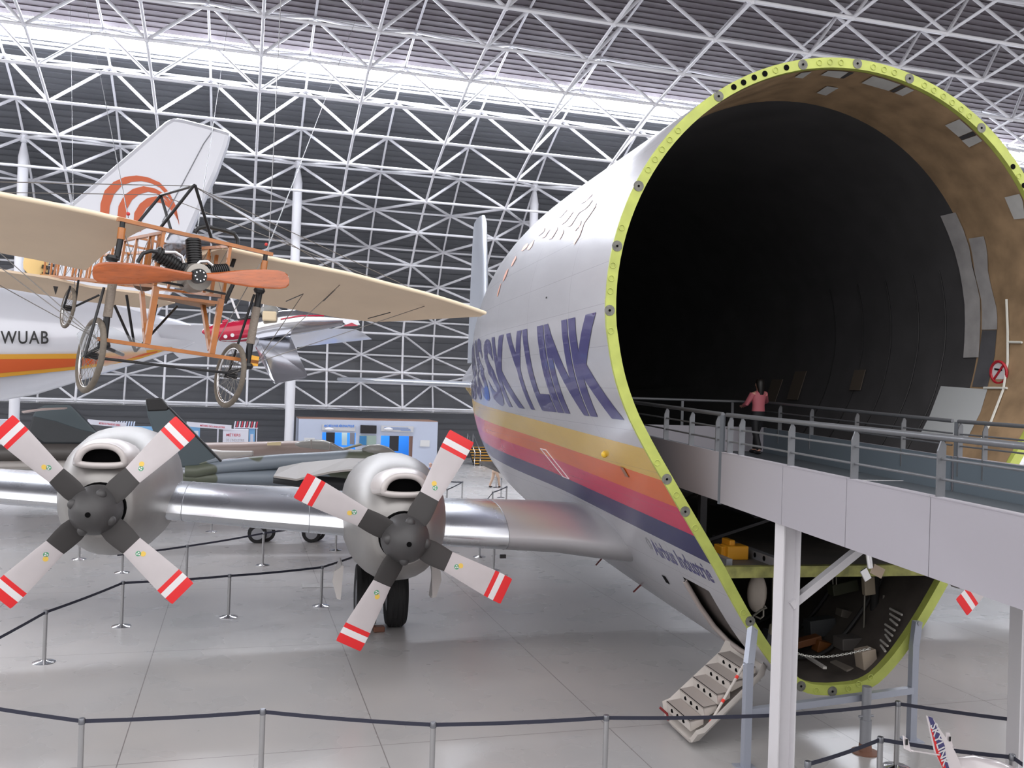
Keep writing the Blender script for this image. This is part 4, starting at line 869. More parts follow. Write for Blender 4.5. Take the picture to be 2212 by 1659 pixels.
MB().prism([cb(930, 825, .5), cb(1330, 890, .5), cb(1230, 905, 1.3), cb(880, 835, 1.3)], (0, 0, -.015)).build('cockpit_floor', mat('floor_ply', S(150, 112, 80), .6), mono)
MB().ball(cb(790, 745, 1.0), .09, 12, 8, 0, (1.1, 1, .7)).build('seat', mat('leather_brown', S(92, 66, 48), .6), mono, smooth=60)
# wings, ribbed fabric
def wing_b(sg):
    LE = ((.38, .415), (.9, .43), (1.84, .49), (2.97, .5), (3.7, .48), (3.95, .48)) if sg > 0 else ((.38, .43), (.9, .417), (1.37, .39), (1.67, .366), (2.8, .3), (3.95, .24))
    TE = ((.38, .17), (.9, .19), (1.8, .22), (2.77, .262), (3.3, .29), (3.95, .45)) if sg > 0 else ((.38, .143), (.9, .138), (1.24, .124), (2.5, .09), (3.3, .08), (3.95, .2))
    q = MB(); secs = []; xs = [.38+.17*i for i in range(22)]
    for x in xs:
        yt = 2.22 if x < 2.7 else 2.22-(2.22-.62)*(((x-2.7)/1.25)**2.4); yl = .44 if x < 3.3 else .44+.1*((x-3.3)/.65)**2
        zl, zt = lin(x, LE), lin(x, TE); bump_ = .012*(1 if round((x-.38)/.17) % 2 else -.2)
        up, dn = [], []
        for i in range(9):
            t = i/8; cam_ = .1*4*t*(1-t)*(1-.35*t)*(yt-yl)/1.8; th = .07*math.sqrt(t)*(1-t)*2.0*(yt-yl)/1.8
            y = yl+(yt-yl)*t; z = zl+(zt-zl)*t+cam_*.6; up.append((x*sg, y, z+th+.008+bump_*t*(1-t)*2)); dn.append((x*sg, y, z-.006))
        secs.append(up[::-1]+dn)
    q.loft(secs); n0 = len(q.f)
    w = q.build('wing', [CLOTH, CLOTHE], mono, smooth=50)
    MB().tube([s[8] for s in secs], .024, 8).build('leading_edge', CLOTHE, w, smooth=60)
    if sg > 0:
        for a, b in (((655, 635), (618, 651)), ((742, 608), (699, 650)), ((843, 675), (795, 688)), ((936, 655), (882, 680))):
            A = bl(*a, 1.0); A.z = A.z-.0; B = bl(*b, 1.5); MB().tube([A, B], .006, 5).build('wire_slot', TUBE, w)
wing_b(1); wing_b(-1)
# open girder fuselage to the tail
LT = [(-.27, .39), (.39, .42), (-.275, -.14), (.4, -.09)]; TT = [(.06, .74), (.2, .74), (.08, .47), (.18, .47)]
gp = lambda i, t: Vector((LT[i][0]+(TT[i][0]-LT[i][0])*t, .3+5.7*t, LT[i][1]+(TT[i][1]-LT[i][1])*t))
for i in range(4): MB().bar(gp(i, 0), gp(i, 1), .03, .03).build('longeron', WOOD, mono)
for k in range(1, 13):
    t = k/12.5
    for i, j in ((0, 2), (1, 3)): MB().bar(gp(i, t), gp(j, t), .025, .025).build('girder_upright', WOOD, mono)
    if k % 2 == 0:
        for i, j in ((0, 1), (2, 3)): MB().bar(gp(i, t), gp(j, t), .022, .022).build('girder_crosspiece', WOOD, mono)
WIREM = mat('bracing_wire', S(120, 118, 116), .4, .6)
for k in range(12):
    for i, j in ((0, 2), (1, 3)):
        a, b = k/12.5, (k+1)/12.5; MB().tube([gp(i, a), gp(j, b)], .003, 4).build('girder_wire', WIREM, mono); MB().tube([gp(j, a), gp(i, b)], .003, 4).build('girder_wire', WIREM, mono)
# tailplane and rudder
q = MB(); top = [(-60, 572), (0, 586), (103, 601), (195, 622), (300, 634), (378, 655)]; bot = [(-60, 608), (0, 621), (100, 638), (160, 649), (260, 660), (330, 668)]
q.loft([[bl(*a, 4.4), bl(*a, 4.4)+Vector((0, 0, .03)), bl(*b, 5.3)+Vector((0, 0, .03)), bl(*b, 5.3)] for a, b in zip(top, bot)]); q.build('tailplane', CLOTH, mono)
tz = lambda x, y: (x/4.367, 500+y/4.367)
rd = [tz(*p) for p in ((235, 232), (460, 285), (445, 440), (330, 415), (262, 392), (226, 350), (222, 290))]
MB().prism([bl(*p, 6.05) for p in rd], (.0, .03, 0)).build('rudder', mat('yellowed_fabric', S(234, 204, 140), .7), mono)
for y in (338, 405): MB().box(bl(*tz(432, y), 6.0), (.1, .06, .05)).build('rudder_hinge', BLACK, mono)
MB().prism([bl(*tz(505, 515), 4.2), bl(*tz(550, 520), 4.2), bl(*tz(527, 595), 4.2)], (0, .02, 0)).build('tail_horn', BLACK, mono)
# bracing wires to the wings
for a, ya, b, yb in (((418, 402), .5, (-40, 392), .8), ((418, 402), .5, (750, 600), 1.0), ((418, 402), .5, (925, 640), 1.0), ((348, 421), 1.6, (-40, 415), 1.6), ((348, 421), 1.6, (800, 598), 1.3),
                     ((212, 733), .3, (-30, 520), 1.0), ((212, 733), .3, (-30, 600), 1.2), ((212, 735), .3, (-30, 555), 1.0), ((554, 783), .3, (742, 608), 1.0), ((554, 783), .3, (936, 655), 1.0), ((554, 783), .3, (655, 635), 1.0),
                     ((262, 478), .3, (308, 634), .3), ((573, 550), .3, (457, 760), .3)):
    MB().tube([bl(*a, ya), bl(*b, yb)], .0045, 5).build('bracing_wire', WIREM, mono)
CLEAR = mat('clear_sheet', (.9, .93, .95, 1), .08, trans=.9, ior=1.2)
MB().prism([cb(*p, .55) for p in ((300, 1110), (345, 1062), (480, 1025), (560, 1060), (800, 1180), (818, 1250), (505, 1355), (478, 1290), (330, 1230))], (0, .01, 0)).build('clear_mudguard', CLEAR, mono)
# cables to the roof
CAB = mat('steel_cable', S(150, 150, 152), .35, .8)
for (a, ya), top_, lab in ((((277, 470), .3), (184, 0), 'thin steel cable holding the left end of the monoplane frame'), (((575, 545), .3), (785, 0), 'thin steel cable holding the right end of the monoplane frame'),
                           (((418, 555), .3), (500, 0), 'thin steel cable rising from the monoplane engine'), (((161, 620), 4.0), (152, 0), 'thin steel cable holding the monoplane tail')):
    A = BMx @ bl(*a, ya); B = onZ(*top_, 24.5); o = MB().tube([A-A, B-A], .0055, 6).build('suspension_cable', CAB); o.location = A; tag(o, lab, 'cable', 'cables of the hanging monoplane')
for x, y in ((277, 462), (575, 528)): MB().ball(bl(x, y, .3), .018, 8, 6).build('shackle', mat('red_shackle', S(190, 50, 50), .4), mono)
# ------------------------------------------------------------------ aircraft further back
class PxBody:                                           # a round body whose outline is known in the plane Y
    def __init__(s, st, Y, ratio=1.): s.st = st; s.Y = Y; s.k = ratio
    def at(s, x):
        t, b = lin(x, [(a[0], a[1]) for a in s.st]), lin(x, [(a[0], a[2]) for a in s.st])
        P, Q = onY(x, t, s.Y), onY(x, b, s.Y); return (P.x+Q.x)/2, (P.z+Q.z)/2, abs(P.z-Q.z)/2
    def mesh(s, name, m, parent, n=24, sub=3):
        q = MB(); xs = []
        for a, b in zip(s.st, s.st[1:]): xs += [a[0]+(b[0]-a[0])*i/sub for i in range(sub)]
        xs.append(s.st[-1][0]); secs = []
        for x in xs:
            X, z, r = s.at(x); r = max(r, .01); secs.append([(X, s.Y+r*s.k*cos(2*pi*k/n), z+r*sin(2*pi*k/n)) for k in range(n)])
        q.loft(secs); return q.build(name, m, parent, smooth=50)
    def hit(s, x, y, off=.02):
        Yc = s.Y
        for _ in range(6):
            P = onY(x, y, Yc); X, z, r = s.at(x); u = min(1, abs(P.z-z)/max(r, .01)); Yc = s.Y-r*s.k*math.sqrt(max(0, 1-u*u))-off
        return onY(x, y, Yc)
    def strip(s, top, bot, name, m, parent, off=.02):
        q = MB(); vs = []; fs = []
        for a, b in zip(top, bot):
            for i in range(4): t = i/3; vs.append(s.hit(a[0]+(b[0]-a[0])*t, a[1]+(b[1]-a[1])*t, off))
        for i in range(len(top)-1): fs += [(i*4+j, i*4+j+1, i*4+j+5, i*4+j+4) for j in range(3)]
        q.add(vs, fs); return q.build(name, m, parent, smooth=60)
def plate(name, pts, Y, th, m, parent): return MB().prism([onY(x, y, Y-th/2) for x, y in pts], (0, th, 0)).build(name, m, parent, bevel=th*.3 if th > .1 else 0)
# white airliner, tail end towards the right
LW = mat('airliner_white', S(222, 224, 232), .22, .1, coat=.4)
ORA = mat('airliner_orange', S(214, 98, 50), .35); AYE = mat('airliner_yellow', S(226, 166, 60), .35)
al = thing('airliner', 'white airliner tail with orange and yellow stripe and three orange arcs on its fin', 'aircraft', loc=(onY(0, 740, 42).x, 42, 0)); ALM = al.location.copy()
def keep(o): o.matrix_parent_inverse = Matrix.Translation(-ALM); return o
ab = PxBody([(-420, 585, 900), (-200, 590, 895), (-60, 596, 878), (0, 602, 867), (84, 618, 852), (171, 640, 825), (240, 658, 803), (311, 674, 782), (380, 690, 760), (430, 706, 738), (448, 714, 724)], 42)
keep(ab.mesh('fuselage', LW, al))
AX = [0-420, -200, 0, 60, 120, 170, 230, 300, 340, 372]
keep(ab.strip([(x, lin(x, [(-420, 768), (170, 764), (300, 759), (372, 750)])) for x in AX], [(x, lin(x, [(-420, 822), (0, 815), (60, 809), (200, 795), (300, 776), (372, 752)])) for x in AX], 'stripe', AYE, al))
keep(ab.strip([(x, lin(x, [(-420, 779), (170, 775), (300, 766), (360, 755)])) for x in AX[:-1]], [(x, lin(x, [(-420, 812), (0, 806), (60, 801), (200, 788), (300, 771), (360, 756)])) for x in AX[:-1]], 'stripe', ORA, al, .03))
me = text_geo('F-WUAB', 1., .012, 1.12); xs = [v.co.x for v in me.vertices]; ys = [v.co.y for v in me.vertices]
for v in me.vertices: v.co = ab.hit(-26+(v.co.x-min(xs))/(max(xs)-min(xs))*131, 743-(v.co.y-min(ys))/(max(ys)-min(ys))*28-(v.co.x-min(xs))*0, .03)
me.materials.clear(); me.materials.append(BLACK); [setattr(p, 'material_index', 0) for p in me.polygons]
o = bpy.data.objects.new('lettering', me); COL.objects.link(o); o.parent = al; keep(o)
q = MB(); fl = [(120, 468), (135, 450), (200, 396), (280, 327), (355, 262), (372, 252), (392, 254), (440, 266), (500, 284), (492, 315), (470, 375), (440, 440), (405, 520), (390, 600), (330, 690), (120, 640)]
fo = keep(plate('tail_fin', fl, 42, .7, LW, al))
keep(MB().tube([onY(x, y, 41.62) for x, y in ((463, 278), (440, 310), (350, 480))], .02, 6).build('rudder_line', STEEL, al))
ARCS = [([(216, 468), (217, 440), (226, 412), (245, 393), (270, 382), (295, 379), (320, 383), (345, 394), (365, 415), (380, 445), (387, 482)], [(235, 468), (237, 445), (246, 420), (262, 402), (283, 393), (305, 391), (325, 395), (345, 405), (363, 424), (377, 450), (387, 484)]),
        ([(253, 472), (256, 445), (268, 422), (287, 408), (310, 402), (335, 407), (357, 420), (372, 440), (382, 460), (387, 485)], [(271, 474), (274, 452), (285, 432), (300, 420), (320, 414), (338, 418), (355, 428), (370, 445), (381, 465), (387, 487)]),
        ([(287, 500), (290, 460), (302, 440), (318, 428), (337, 424), (352, 428), (366, 440), (378, 455), (386, 475)], [(305, 500), (307, 465), (316, 450), (330, 440), (342, 437), (355, 441), (366, 450), (377, 463), (386, 480)])]
for a, b in ARCS:
    q = MB(); q.loft([[onY(*p, 41.62), onY(*r_, 41.62)] for p, r_ in zip(a, b)], closed=False); keep(q.build('orange_arc', ORA, al))
q = MB(); secs = []
for t in range(7):
    f_ = t/6; a = (330+(768-330)*f_, 700+(711-700)*f_); b = (390+(804-390)*f_, 776+(733-776)*f_); th = .35*(1-f_)+.08; Ya, Yb = 40.2+1.5*f_, 43.6+1.5*f_
    A, B = onY(*a, Ya), onY(*b, Yb); M_ = (A+B)/2; secs.append([A, M_+Vector((0, 0, th/2)), B, M_-Vector((0, 0, th/2))])
q.loft(secs); keep(q.build('stabilizer', LW, al, smooth=80))
keep(plate('main_gear_leg', [(-160, 880), (-130, 880), (-130, 1075), (-160, 1075)], 42, .5, STEEL, al))
# small polished plane hanging with a red nose
SILV = mat('polished_silver', S(208, 210, 216), .16, .95, bump=.1, bscale=3); CRIM = mat('crimson_nose', S(186, 24, 62), .25, coat=.6)
sp = thing('light_aeroplane', 'small polished silver plane with a crimson nose hanging behind the monoplane', 'aircraft', loc=(0, 0, 0))
nb = PxBody([(436, 714, 719), (445, 706, 725), (460, 702, 731), (480, 698, 738), (505, 693, 740), (545, 688, 737)], 26); nb.mesh('nose', CRIM, sp)
bb = PxBody([(545, 688, 737), (575, 680, 732), (605, 671, 728), (650, 668, 722), (700, 676, 712), (740, 684, 701)], 26); bb.mesh('fuselage', SILV, sp)
bb.strip([(606, 688), (650, 680), (700, 680)], [(606, 691), (650, 683), (700, 683)], 'red_stripe', CRIM, sp)
nb.strip([(478, 735), (505, 734), (540, 728)], [(478, 738), (505, 737), (540, 731)], 'white_stripe', WHITE, sp)
for x, y in ((487, 727), (502, 724)): MB().disc(nb.hit(x, y), (0, -1, 0), .05, 12).build('exhaust_port', WHITE, sp)
PxBody([(480, 692, 700), (488, 689, 700), (494, 692, 699)], 26).mesh('nose_bump', CRIM, sp)
PxBody([(500, 694, 699), (545, 680, 690), (580, 670, 684)], 26, 1.2).mesh('anti_glare_top', BLACK, sp)
PxBody([(560, 672, 676), (570, 653, 690), (585, 650, 690), (600, 664, 690)], 26).mesh('canopy', mat('canopy_glass', S(176, 176, 172), .06, trans=.5, ior=1.35), sp)
q = MB(); q.box(onY(582, 683, 25.6), (.36, .2, .26)); q.build('seat', mat('beige_seat', S(220, 202, 170), .6), sp, bevel=.04)
plate('windscreen_post', [(495, 639), (500, 639), (519, 688), (514, 688)], 26, .06, WHITE, sp)
plate('tail_fin', [(729, 684), (742, 683), (772, 690), (778, 702), (750, 704)], 26.5, .06, SILV, sp); plate('fin_tip', [(745, 702), (760, 697), (774, 704), (742, 705)], 26.4, .07, CRIM, sp)
q = MB(); wq = [(552, 752, 25.6), (560, 736, 25.9), (626, 726, 26.2), (664, 812, 24.3), (660, 817, 24.2), (594, 829, 23.8), (586, 823, 23.8)]
q.prism([onY(*p) for p in wq], Vector((0, .07, .05))); q.build('wing', SILV, sp, bevel=.02)
q = MB(); secs = []
for t in range(4):
    f_ = t/3; A, B = onY(600+140*f_, 725-22*f_, 26.5+2*f_), onY(560+150*f_, 728-23*f_, 26.5+2*f_); d = B-A; secs.append([A+d*x+Vector((0, .2*y, y*d.length)) for x, y in naca(.12, 6)])
q.loft(secs); q.build('wing', SILV, sp, smooth=60)
o = MB().tube([onY(575, 655, 26), onY(565, 655, 26)+Vector((.3, 0, 14))], .012, 6).build('suspension_cable', CAB); tag(o, 'thin steel cable above the small silver plane', 'cable')
# camouflaged jets on the floor
def camo(name, a, b, sc, x0=.48):
    m = bpy.data.materials.new(name); m.use_nodes = True; nt = m.node_tree; N, L = nt.nodes, nt.links; bs = N['Principled BSDF']
    tc = N.new('ShaderNodeTexCoord'); n = N.new('ShaderNodeTexNoise'); n.inputs['Scale'].default_value = sc; n.inputs['Detail'].default_value = 1.5; L.new(tc.outputs['Object'], n.inputs['Vector'])
    cr = N.new('ShaderNodeValToRGB'); e = cr.color_ramp.elements; e[0].position = x0; e[0].color = a; e[1].position = x0+.015; e[1].color = b; L.new(n.outputs['Fac'], cr.inputs[0]); L.new(cr.outputs[0], bs.inputs['Base Color']); bs.inputs['Roughness'].default_value = .42; return m
CG = camo('green_grey_camouflage', S(92, 98, 84), S(128, 138, 148), .5); CB = camo('brown_grey_camouflage', S(142, 126, 120), S(150, 162, 176), .35, .6)
PALE = mat('pale_jet_underside', S(168, 164, 160), .45); DKG = mat('dark_sea_grey', S(56, 60, 64), .45, mott=.08); DKB = mat('dark_slate_fin', S(72, 84, 90), .45)
GLS = mat('canopy_glass', S(176, 176, 172), .06, trans=.5, ior=1.35)
tJ = lambda *l: [(400+x/3.95, 880+y/3.95) for x, y in l]
jt = thing('fighter_jet', 'green and grey camouflaged fighter jet parked behind the left wing', 'aircraft', loc=(0, 0, 0))
JY = 33
up = PxBody([(400, 1004, 1030), (425, 1003, 1032), (475, 995, 1022), (527, 988, 1018), (603, 981, 1012), (700, 976, 1010), (750, 972, 1012), (800, 970, 1024), (830, 985, 1030), (870, 996, 1034), (905, 1008, 1036), (925, 1016, 1034), (960, 1027, 1034)], JY, 1.1); up.mesh('fuselage', CG, jt)
lo2 = PxBody([(385, 1022, 1042), (430, 1018, 1046), (500, 1013, 1046), (598, 1011, 1050), (700, 1014, 1052), (800, 1018, 1056), (860, 1024, 1058)], JY+.2, 1.4); lo2.mesh('engine_bay', CG, jt)
cn = PxBody([(782, 968, 976), (795, 961, 985), (818, 959, 990), (838, 965, 992), (858, 980, 995), (874, 992, 998)], JY-.1); cn.mesh('canopy', GLS, jt)
q = MB(); q.box(onY(825, 982, JY), (.5, .4, .4)); q.build('cockpit_seat', CG, jt)
plate('airbrake', tJ((1350, 350), (1500, 310), (1520, 322), (1365, 362)), JY-.3, .3, mat('olive_paint', S(120, 118, 96), .5), jt)
q = MB(); root = tJ((1650, 440), (1400, 432), (1000, 470), (800, 510)); tip = tJ((1480, 520), (1250, 545), (950, 610), (755, 582))
q.loft([[onY(*a, JY-.9), onY(*b, JY-3.2), onY(*b, JY-3.2)-Vector((0, 0, .06)), onY(*a, JY-.9)-Vector((0, 0, .14))] for a, b in zip(root, tip)]); q.build('wing', PALE, jt)
plate('air_intake', tJ((1420, 490), (1470, 470), (1680, 450), (1700, 520), (1500, 610), (1460, 600)), JY-1.3, .8, CG, jt); plate('intake_mouth', tJ((1690, 455), (1705, 452), (1712, 515), (1700, 522)), JY-1.3, .7, HOLE, jt)
PxBody([(590, 1030, 1044), (640, 1026, 1052), (720, 1030, 1060), (790, 1040, 1062)], JY-1.8).mesh('drop_tank', DKG, jt)
for x, y in ((672, 1152), (684, 1154), (556, 1138), (575, 1140)):
    P = onY(x, y+8, JY-1); c = Vector((P.x, JY-1+(.3 if x in (684, 575) else 0), .31)); q = MB(); q.lathe([(.2, -.13), (.31, -.12), (.31, .12), (.2, .13)], 20, c, 'y'); q.lathe([(.04, -.14), (.2, -.135)], 16, c, 'y', 1); q.build('wheel', [RUBBER, STEEL], jt, smooth=40)
for x in (678, 565): P = onY(x, 1150, JY-.85); MB().tube([(P.x, JY-.85, .36), (P.x, JY-.6, 1.6)], .07, 8).build('strut', STEEL, jt, smooth=40)
fn = [(314, 862), (348, 861), (364, 880), (478, 998), (470, 1004), (400, 1010), (352, 1012), (330, 930), (318, 898)]
plate('tail_fin', fn, JY, .22, DKB, jt); plate('fin_cap', [(314, 860), (349, 859), (366, 880), (364, 888), (318, 890)], JY, .26, BLACK, jt)
plate('fin_edge', [(362, 880), (366, 879), (480, 996), (476, 999)], JY, .26, BLACK, jt)
plate('fin_band', [(425, 1000), (470, 985), (478, 998), (430, 1007)], JY, .24, CG, jt)
MB().disc(onY(388, 957, JY-.13), (0, -1, 0), .15, 20).build('fin_emblem', mat('emblem_dark_green', S(60, 130, 80), .5), jt)
MB().tube([onY(388+7*cos(a*pi/8), 957+9*sin(a*pi/8), JY-.15) for a in range(16)], .012, 5, closed=True).build('fin_emblem', mat('emblem_dark_green2', S(96, 176, 116), .5), jt)
# second jet behind it
j2 = thing('fighter_jet', 'brown and grey camouflaged jet with framed canopy behind the green jet', 'aircraft', loc=(0, 0, 0)); Y2 = 44
PxBody([(395, 958, 985), (440, 956, 992), (520, 955, 990), (590, 953, 984), (640, 952, 982), (700, 955, 982), (740, 966, 984), (790, 976, 986)], Y2).mesh('fuselage', CB, j2)
PxBody([(440, 968, 995), (480, 973, 993), (540, 974, 984), (547, 974, 984)], Y2-1).mesh('engine_pod', PALE, j2); MB().disc(onY(546, 979, Y2-1), (1, -.2, 0), .12, 14).build('pod_mouth', HOLE, j2)
PxBody([(637, 957, 965), (650, 952, 968), (675, 949, 970), (700, 950, 972), (720, 958, 973), (742, 970, 974)], Y2-.2).mesh('canopy', GLS, j2)
for a, b in (((672, 950), (673, 969)), ((715, 955), (711, 973)), ((740, 970), (716, 956))): MB().tube([onY(*a, Y2-.7), onY(*b, Y2-.8)], .025, 6).build('canopy_frame', mat('canopy_bow', S(120, 112, 108), .5), j2)
plate('yellow_panel', tJ((700, 300), (820, 295), (815, 325), (700, 325)), Y2-.7, .04, mat('buff_panel', S(206, 190, 150), .5), j2)
plate('landing_gear', [(600, 984), (606, 984), (606, 1045), (600, 1045)], Y2, .15, STEEL, j2)
# dark jet at the left with a swept fin
j3 = thing('fighter_jet', 'dark grey jet with broad swept fin at the left behind the outer propeller', 'aircraft', loc=(0, 0, 0)); Y3 = 40
tK = lambda *l: [(x/4.608, 850+y/4.608) for x, y in l]
PxBody([(-120, 962, 1000), (0, 960, 1002), (60, 957, 1002), (120, 957, 1000), (200, 958, 998), (300, 966, 990)], Y3).mesh('fuselage', mat('dark_jet_body', S(84, 80, 78), .4, mott=.06), j3)
plate('tail_fin', tK((268, 400), (318, 230), (352, 158), (440, 112), (690, 108), (720, 128), (950, 370), (1040, 425), (1225, 497), (900, 505), (430, 505)), Y3, .3, DKG, j3)
plate('fin_camouflage', tK((320, 235), (352, 160), (440, 114), (690, 110), (720, 130), (950, 372), (1030, 420), (800, 372), (560, 290)), Y3, .32, DKB, j3)
q = MB(); secs = []
for a, b in (((670, 150), (640, 158)), ((420, 160), (400, 172)), ((215, 188), (240, 198))):
    A, B = onY(*tK(a)[0], Y3-.5-(670-a[0])/150), onY(*tK(b)[0], Y3-1.5-(670-a[0])/150); secs.append([A, A+Vector((0, 0, .05)), B+Vector((0, 0, .05)), B])
q.loft(secs); q.build('stabilizer', mat('pinkish_fabric_grey', S(190, 174, 168), .5), j3)
plate('underbody', [(-80, 1000), (170, 998), (170, 1016), (-80, 1018)], Y3-.5, 1.0, PALE, j3); plate('landing_gear', [(100, 1016), (106, 1016), (106, 1075), (100, 1075)], Y3-.5, .15, STEEL, j3)
# ------------------------------------------------------------------ exhibition stands at the wall
BLU = mat('stand_blue', S(40, 128, 224), .45); STW = mat('stand_grey_white', S(186, 194, 212), .5); BRN = mat('bare_chipboard', S(150, 116, 98), .7); SCR = mat('black_screen', S(36, 36, 38), .25)
kx = lambda x, y: (630+x/6.703, 880+y/6.703)
KY = 62.2
ks = thing('exhibition_kiosk', 'grey and blue exhibition pavilion with screen and two doorways by the wall', 'kiosk', loc=(0, 0, 0))
P0, P1 = onY(642.5, 1003, KY), onY(943, 1003, KY); zt_ = 3.0
def kpl(pts, Y, th, name, m, par=None): return MB().prism([onY(*kx(*p), Y) for p in pts], (0, th, 0)).build(name, m, par or ks)
xa, xb = P0.x, P1.x; gx = lambda px, y=940: onY(px, y, KY).x
q = MB(); z_hd = onY(760, 935, KY).z
for x0_, x1_, z0_, z1_ in ((xa, gx(696), 0, zt_), (gx(769), gx(823), 0, zt_), (gx(893), xb, 0, zt_), (gx(696), gx(769), z_hd, zt_), (gx(823), gx(893), z_hd-.15, zt_)): q.box(((x0_+x1_)/2, KY+.1, (z0_+z1_)/2), (x1_-x0_, .2, z1_-z0_))
q.box((xa+.1, KY+1.6, 1.5), (.2, 3, 3)); q.box((xb-.1, KY+1.6, 1.5), (.2, 3, 3)); q.build('front_wall', STW, ks)
q = MB(); q.box(((xa+xb)/2, KY+1.6, 3.02), (xb-xa, 3.0, .04)); q.build('roof_board', BRN, ks); q = MB(); q.box(((xa+xb)/2, KY+2.9, 1.5), (xb-xa-.4, .1, 3)); q.build('inner_wall', BLU, ks)
kpl(((370, 148), (1690, 178), (1690, 214), (370, 195)), KY+2.2, .1, 'blue_beam', BLU)
kpl(((998, 256), (1230, 263), (1228, 380), (995, 374)), KY-.12, .1, 'screen', SCR); kpl(((985, 405), (1228, 410), (1222, 545), (980, 540)), KY-.1, .08, 'display_case', mat('case_green', S(150, 170, 160), .3)); kpl(((985, 415), (1085, 416), (1082, 545), (980, 540)), KY-.13, .03, 'case_panel', mat('case_blue', S(50, 120, 170), .4))
sg1 = kpl(((440, 245), (925, 262), (920, 345), (440, 332)), KY-.1, .08, 'sign_board', mat('sign_grey', S(196, 196, 198), .5)); sg2 = kpl(((1300, 262), (1770, 275), (1762, 362), (1295, 345)), KY-.1, .08, 'sign_board', mat('sign_grey', S(196, 196, 198), .5))
a, b = onY(*kx(465, 290), KY-.11), onY(*kx(905, 295), KY-.11); flat_text('ARCHÉOLOGIE AÉRONAUTIQUE', a, b-a, (0, 0, 1), (b-a).length, .22, BLU, parent=sg1, bold=.03)
for k, (x0_, x1_) in enumerate(((1340, 1690), (1365, 1720), (1580, 1725))):
    a, b = onY(*kx(x0_, 292+20*k), KY-.11), onY(*kx(x1_, 298+20*k), KY-.11); MB().bar(a, b, .02, .05).build('small_print', mat('print_blue', S(130, 150, 190), .5), sg2)
for x in (545, 1402): MB().ball(onY(*kx(x, 315), KY-.3), .3, 14, 8, 0, (1, .5, .4)).build('wall_lamp', WHITE, ks, smooth=60)
for p, m_, Y_ in ((((500, 350), (628, 352), (622, 520), (498, 515)), SCR, KY+1.5), (((728, 352), (805, 355), (800, 550), (725, 545)), mat('poster_pale', S(170, 190, 190), .5), KY+1.5), (((1420, 365), (1555, 370), (1545, 635), (1415, 630)), SCR, KY+1.5), (((1700, 375), (1762, 378), (1755, 745), (1695, 740)), BRN, KY+.4), (((845, 352), (915, 354), (910, 540), (842, 535)), mat('photo_panel', S(130, 126, 126), .5), KY+1.2)):
    kpl(p, Y_, .05, 'poster', m_)
kpl(((1865, 475), (2000, 478), (1995, 568), (1858, 565)), KY-.04, .03, 'notice', mat('paper_white', S(214, 214, 214), .6)); kpl(((182, 440), (335, 443), (333, 490), (180, 488)), KY-.04, .03, 'notice', mat('paper_white', S(214, 214, 214), .6))
area('pavilion_fill', (float((xa+xb)/2), KY+1.4, 2.9), (float((xa+xb)/2), KY+1.6, 0), 7, 1.2, 220)  # unseen fill added inside to brighten the blue interior
# banner panels of the trades exhibition
PAN = mat('panel_white', S(226, 226, 236), .5); SKYB = mat('panel_light_blue', S(130, 184, 228), .5); RDS = mat('panel_red', S(206, 64, 84), .5); GRY = mat('print_grey', S(170, 166, 170), .5)
def stand(label, px, py0, py1, m, Y, name='exhibition_board'):
    x0_, x1_ = onY(px[0], py0, Y).x, onY(px[1], py0, Y).x; z1_ = onY((px[0]+px[1])/2, py0, Y).z; t = thing(name, label, 'exhibition board', loc=((x0_+x1_)/2, Y, 0), group='boards of the trades exhibition')
    MB().box((0, 0, z1_/2), (x1_-x0_, .5, z1_)).build('board_body', m, t); t['w'] = x1_-x0_; t['h'] = z1_; del_ = (x1_-x0_, z1_); return t, del_
t, (w, h) = stand('white exhibition panel headed with red lettering beside the kiosk', (482, 537), 927, 1005, PAN, 58)
flat_text('MÉTIERS', (-w/2+.2, -.26, h-.42), (1, 0, 0), (0, 0, 1), w*.55, .2, RDS, parent=t, bold=.01); flat_text('DE L’INDUSTRIE', (-w/2+.2, -.26, h-.72), (1, 0, 0), (0, 0, 1), w*.7, .16, GRY, parent=t)
for k in range(2): flat_text('APPRENTIS & INDUSTRIE' if k == 0 else 'formations et métiers', (-w/2+.2, -.26, h-.98-.13*k), (1, 0, 0), (0, 0, 1), w*.6, .07, RDS if k == 0 else GRY, parent=t)
t, (w, h) = stand('light blue exhibition panel with red and white slanted bars behind the outer engine', (244, 330), 921, 1005, SKYB, 58)
for k in range(5): MB().prism([(-w/2+.05+.24*k, -.26, h-1.15), (-w/2+.17+.24*k, -.26, h-1.15), (-w/2+.22+.24*k, -.26, h-.6), (-w/2+.1+.24*k, -.26, h-.6)], (0, -.02, 0)).build('slanted_bar', RDS if k % 2 == 0 or k == 3 else PAN, t)
MB().box((w/2-.45, -.27, h-.6), (.9, .02, .5)).build('title_plate', PAN, t); flat_text('LE', (w/2-.85, -.285, h-.55), (1, 0, 0), (0, 0, 1), .3, .2, GRY, parent=t, bold=.03); flat_text('M', (w/2-.95, -.285, h-1.2), (1, 0, 0), (0, 0, 1), .3, .3, RDS, parent=t, bold=.04)
t, (w, h) = stand('light blue exhibition panel with a white square seen behind the dark fin', (410, 432), 921, 1005, SKYB, 58.5)
MB().box((.1, -.26, h-.5), (w*.4, .03, .5)).build('white_square', PAN, t)
t, (w, h) = stand('narrow light blue panel at the right of the red lettered panel', (538, 551), 925, 1005, SKYB, 59); MB().box((0, -.26, h-.6), (w*.5, .03, .5)).build('white_square', PAN, t)
t, (w, h) = stand('plain white panel at the left edge behind the outer propeller blade', (-30, 41), 906, 1005, PAN, 56)
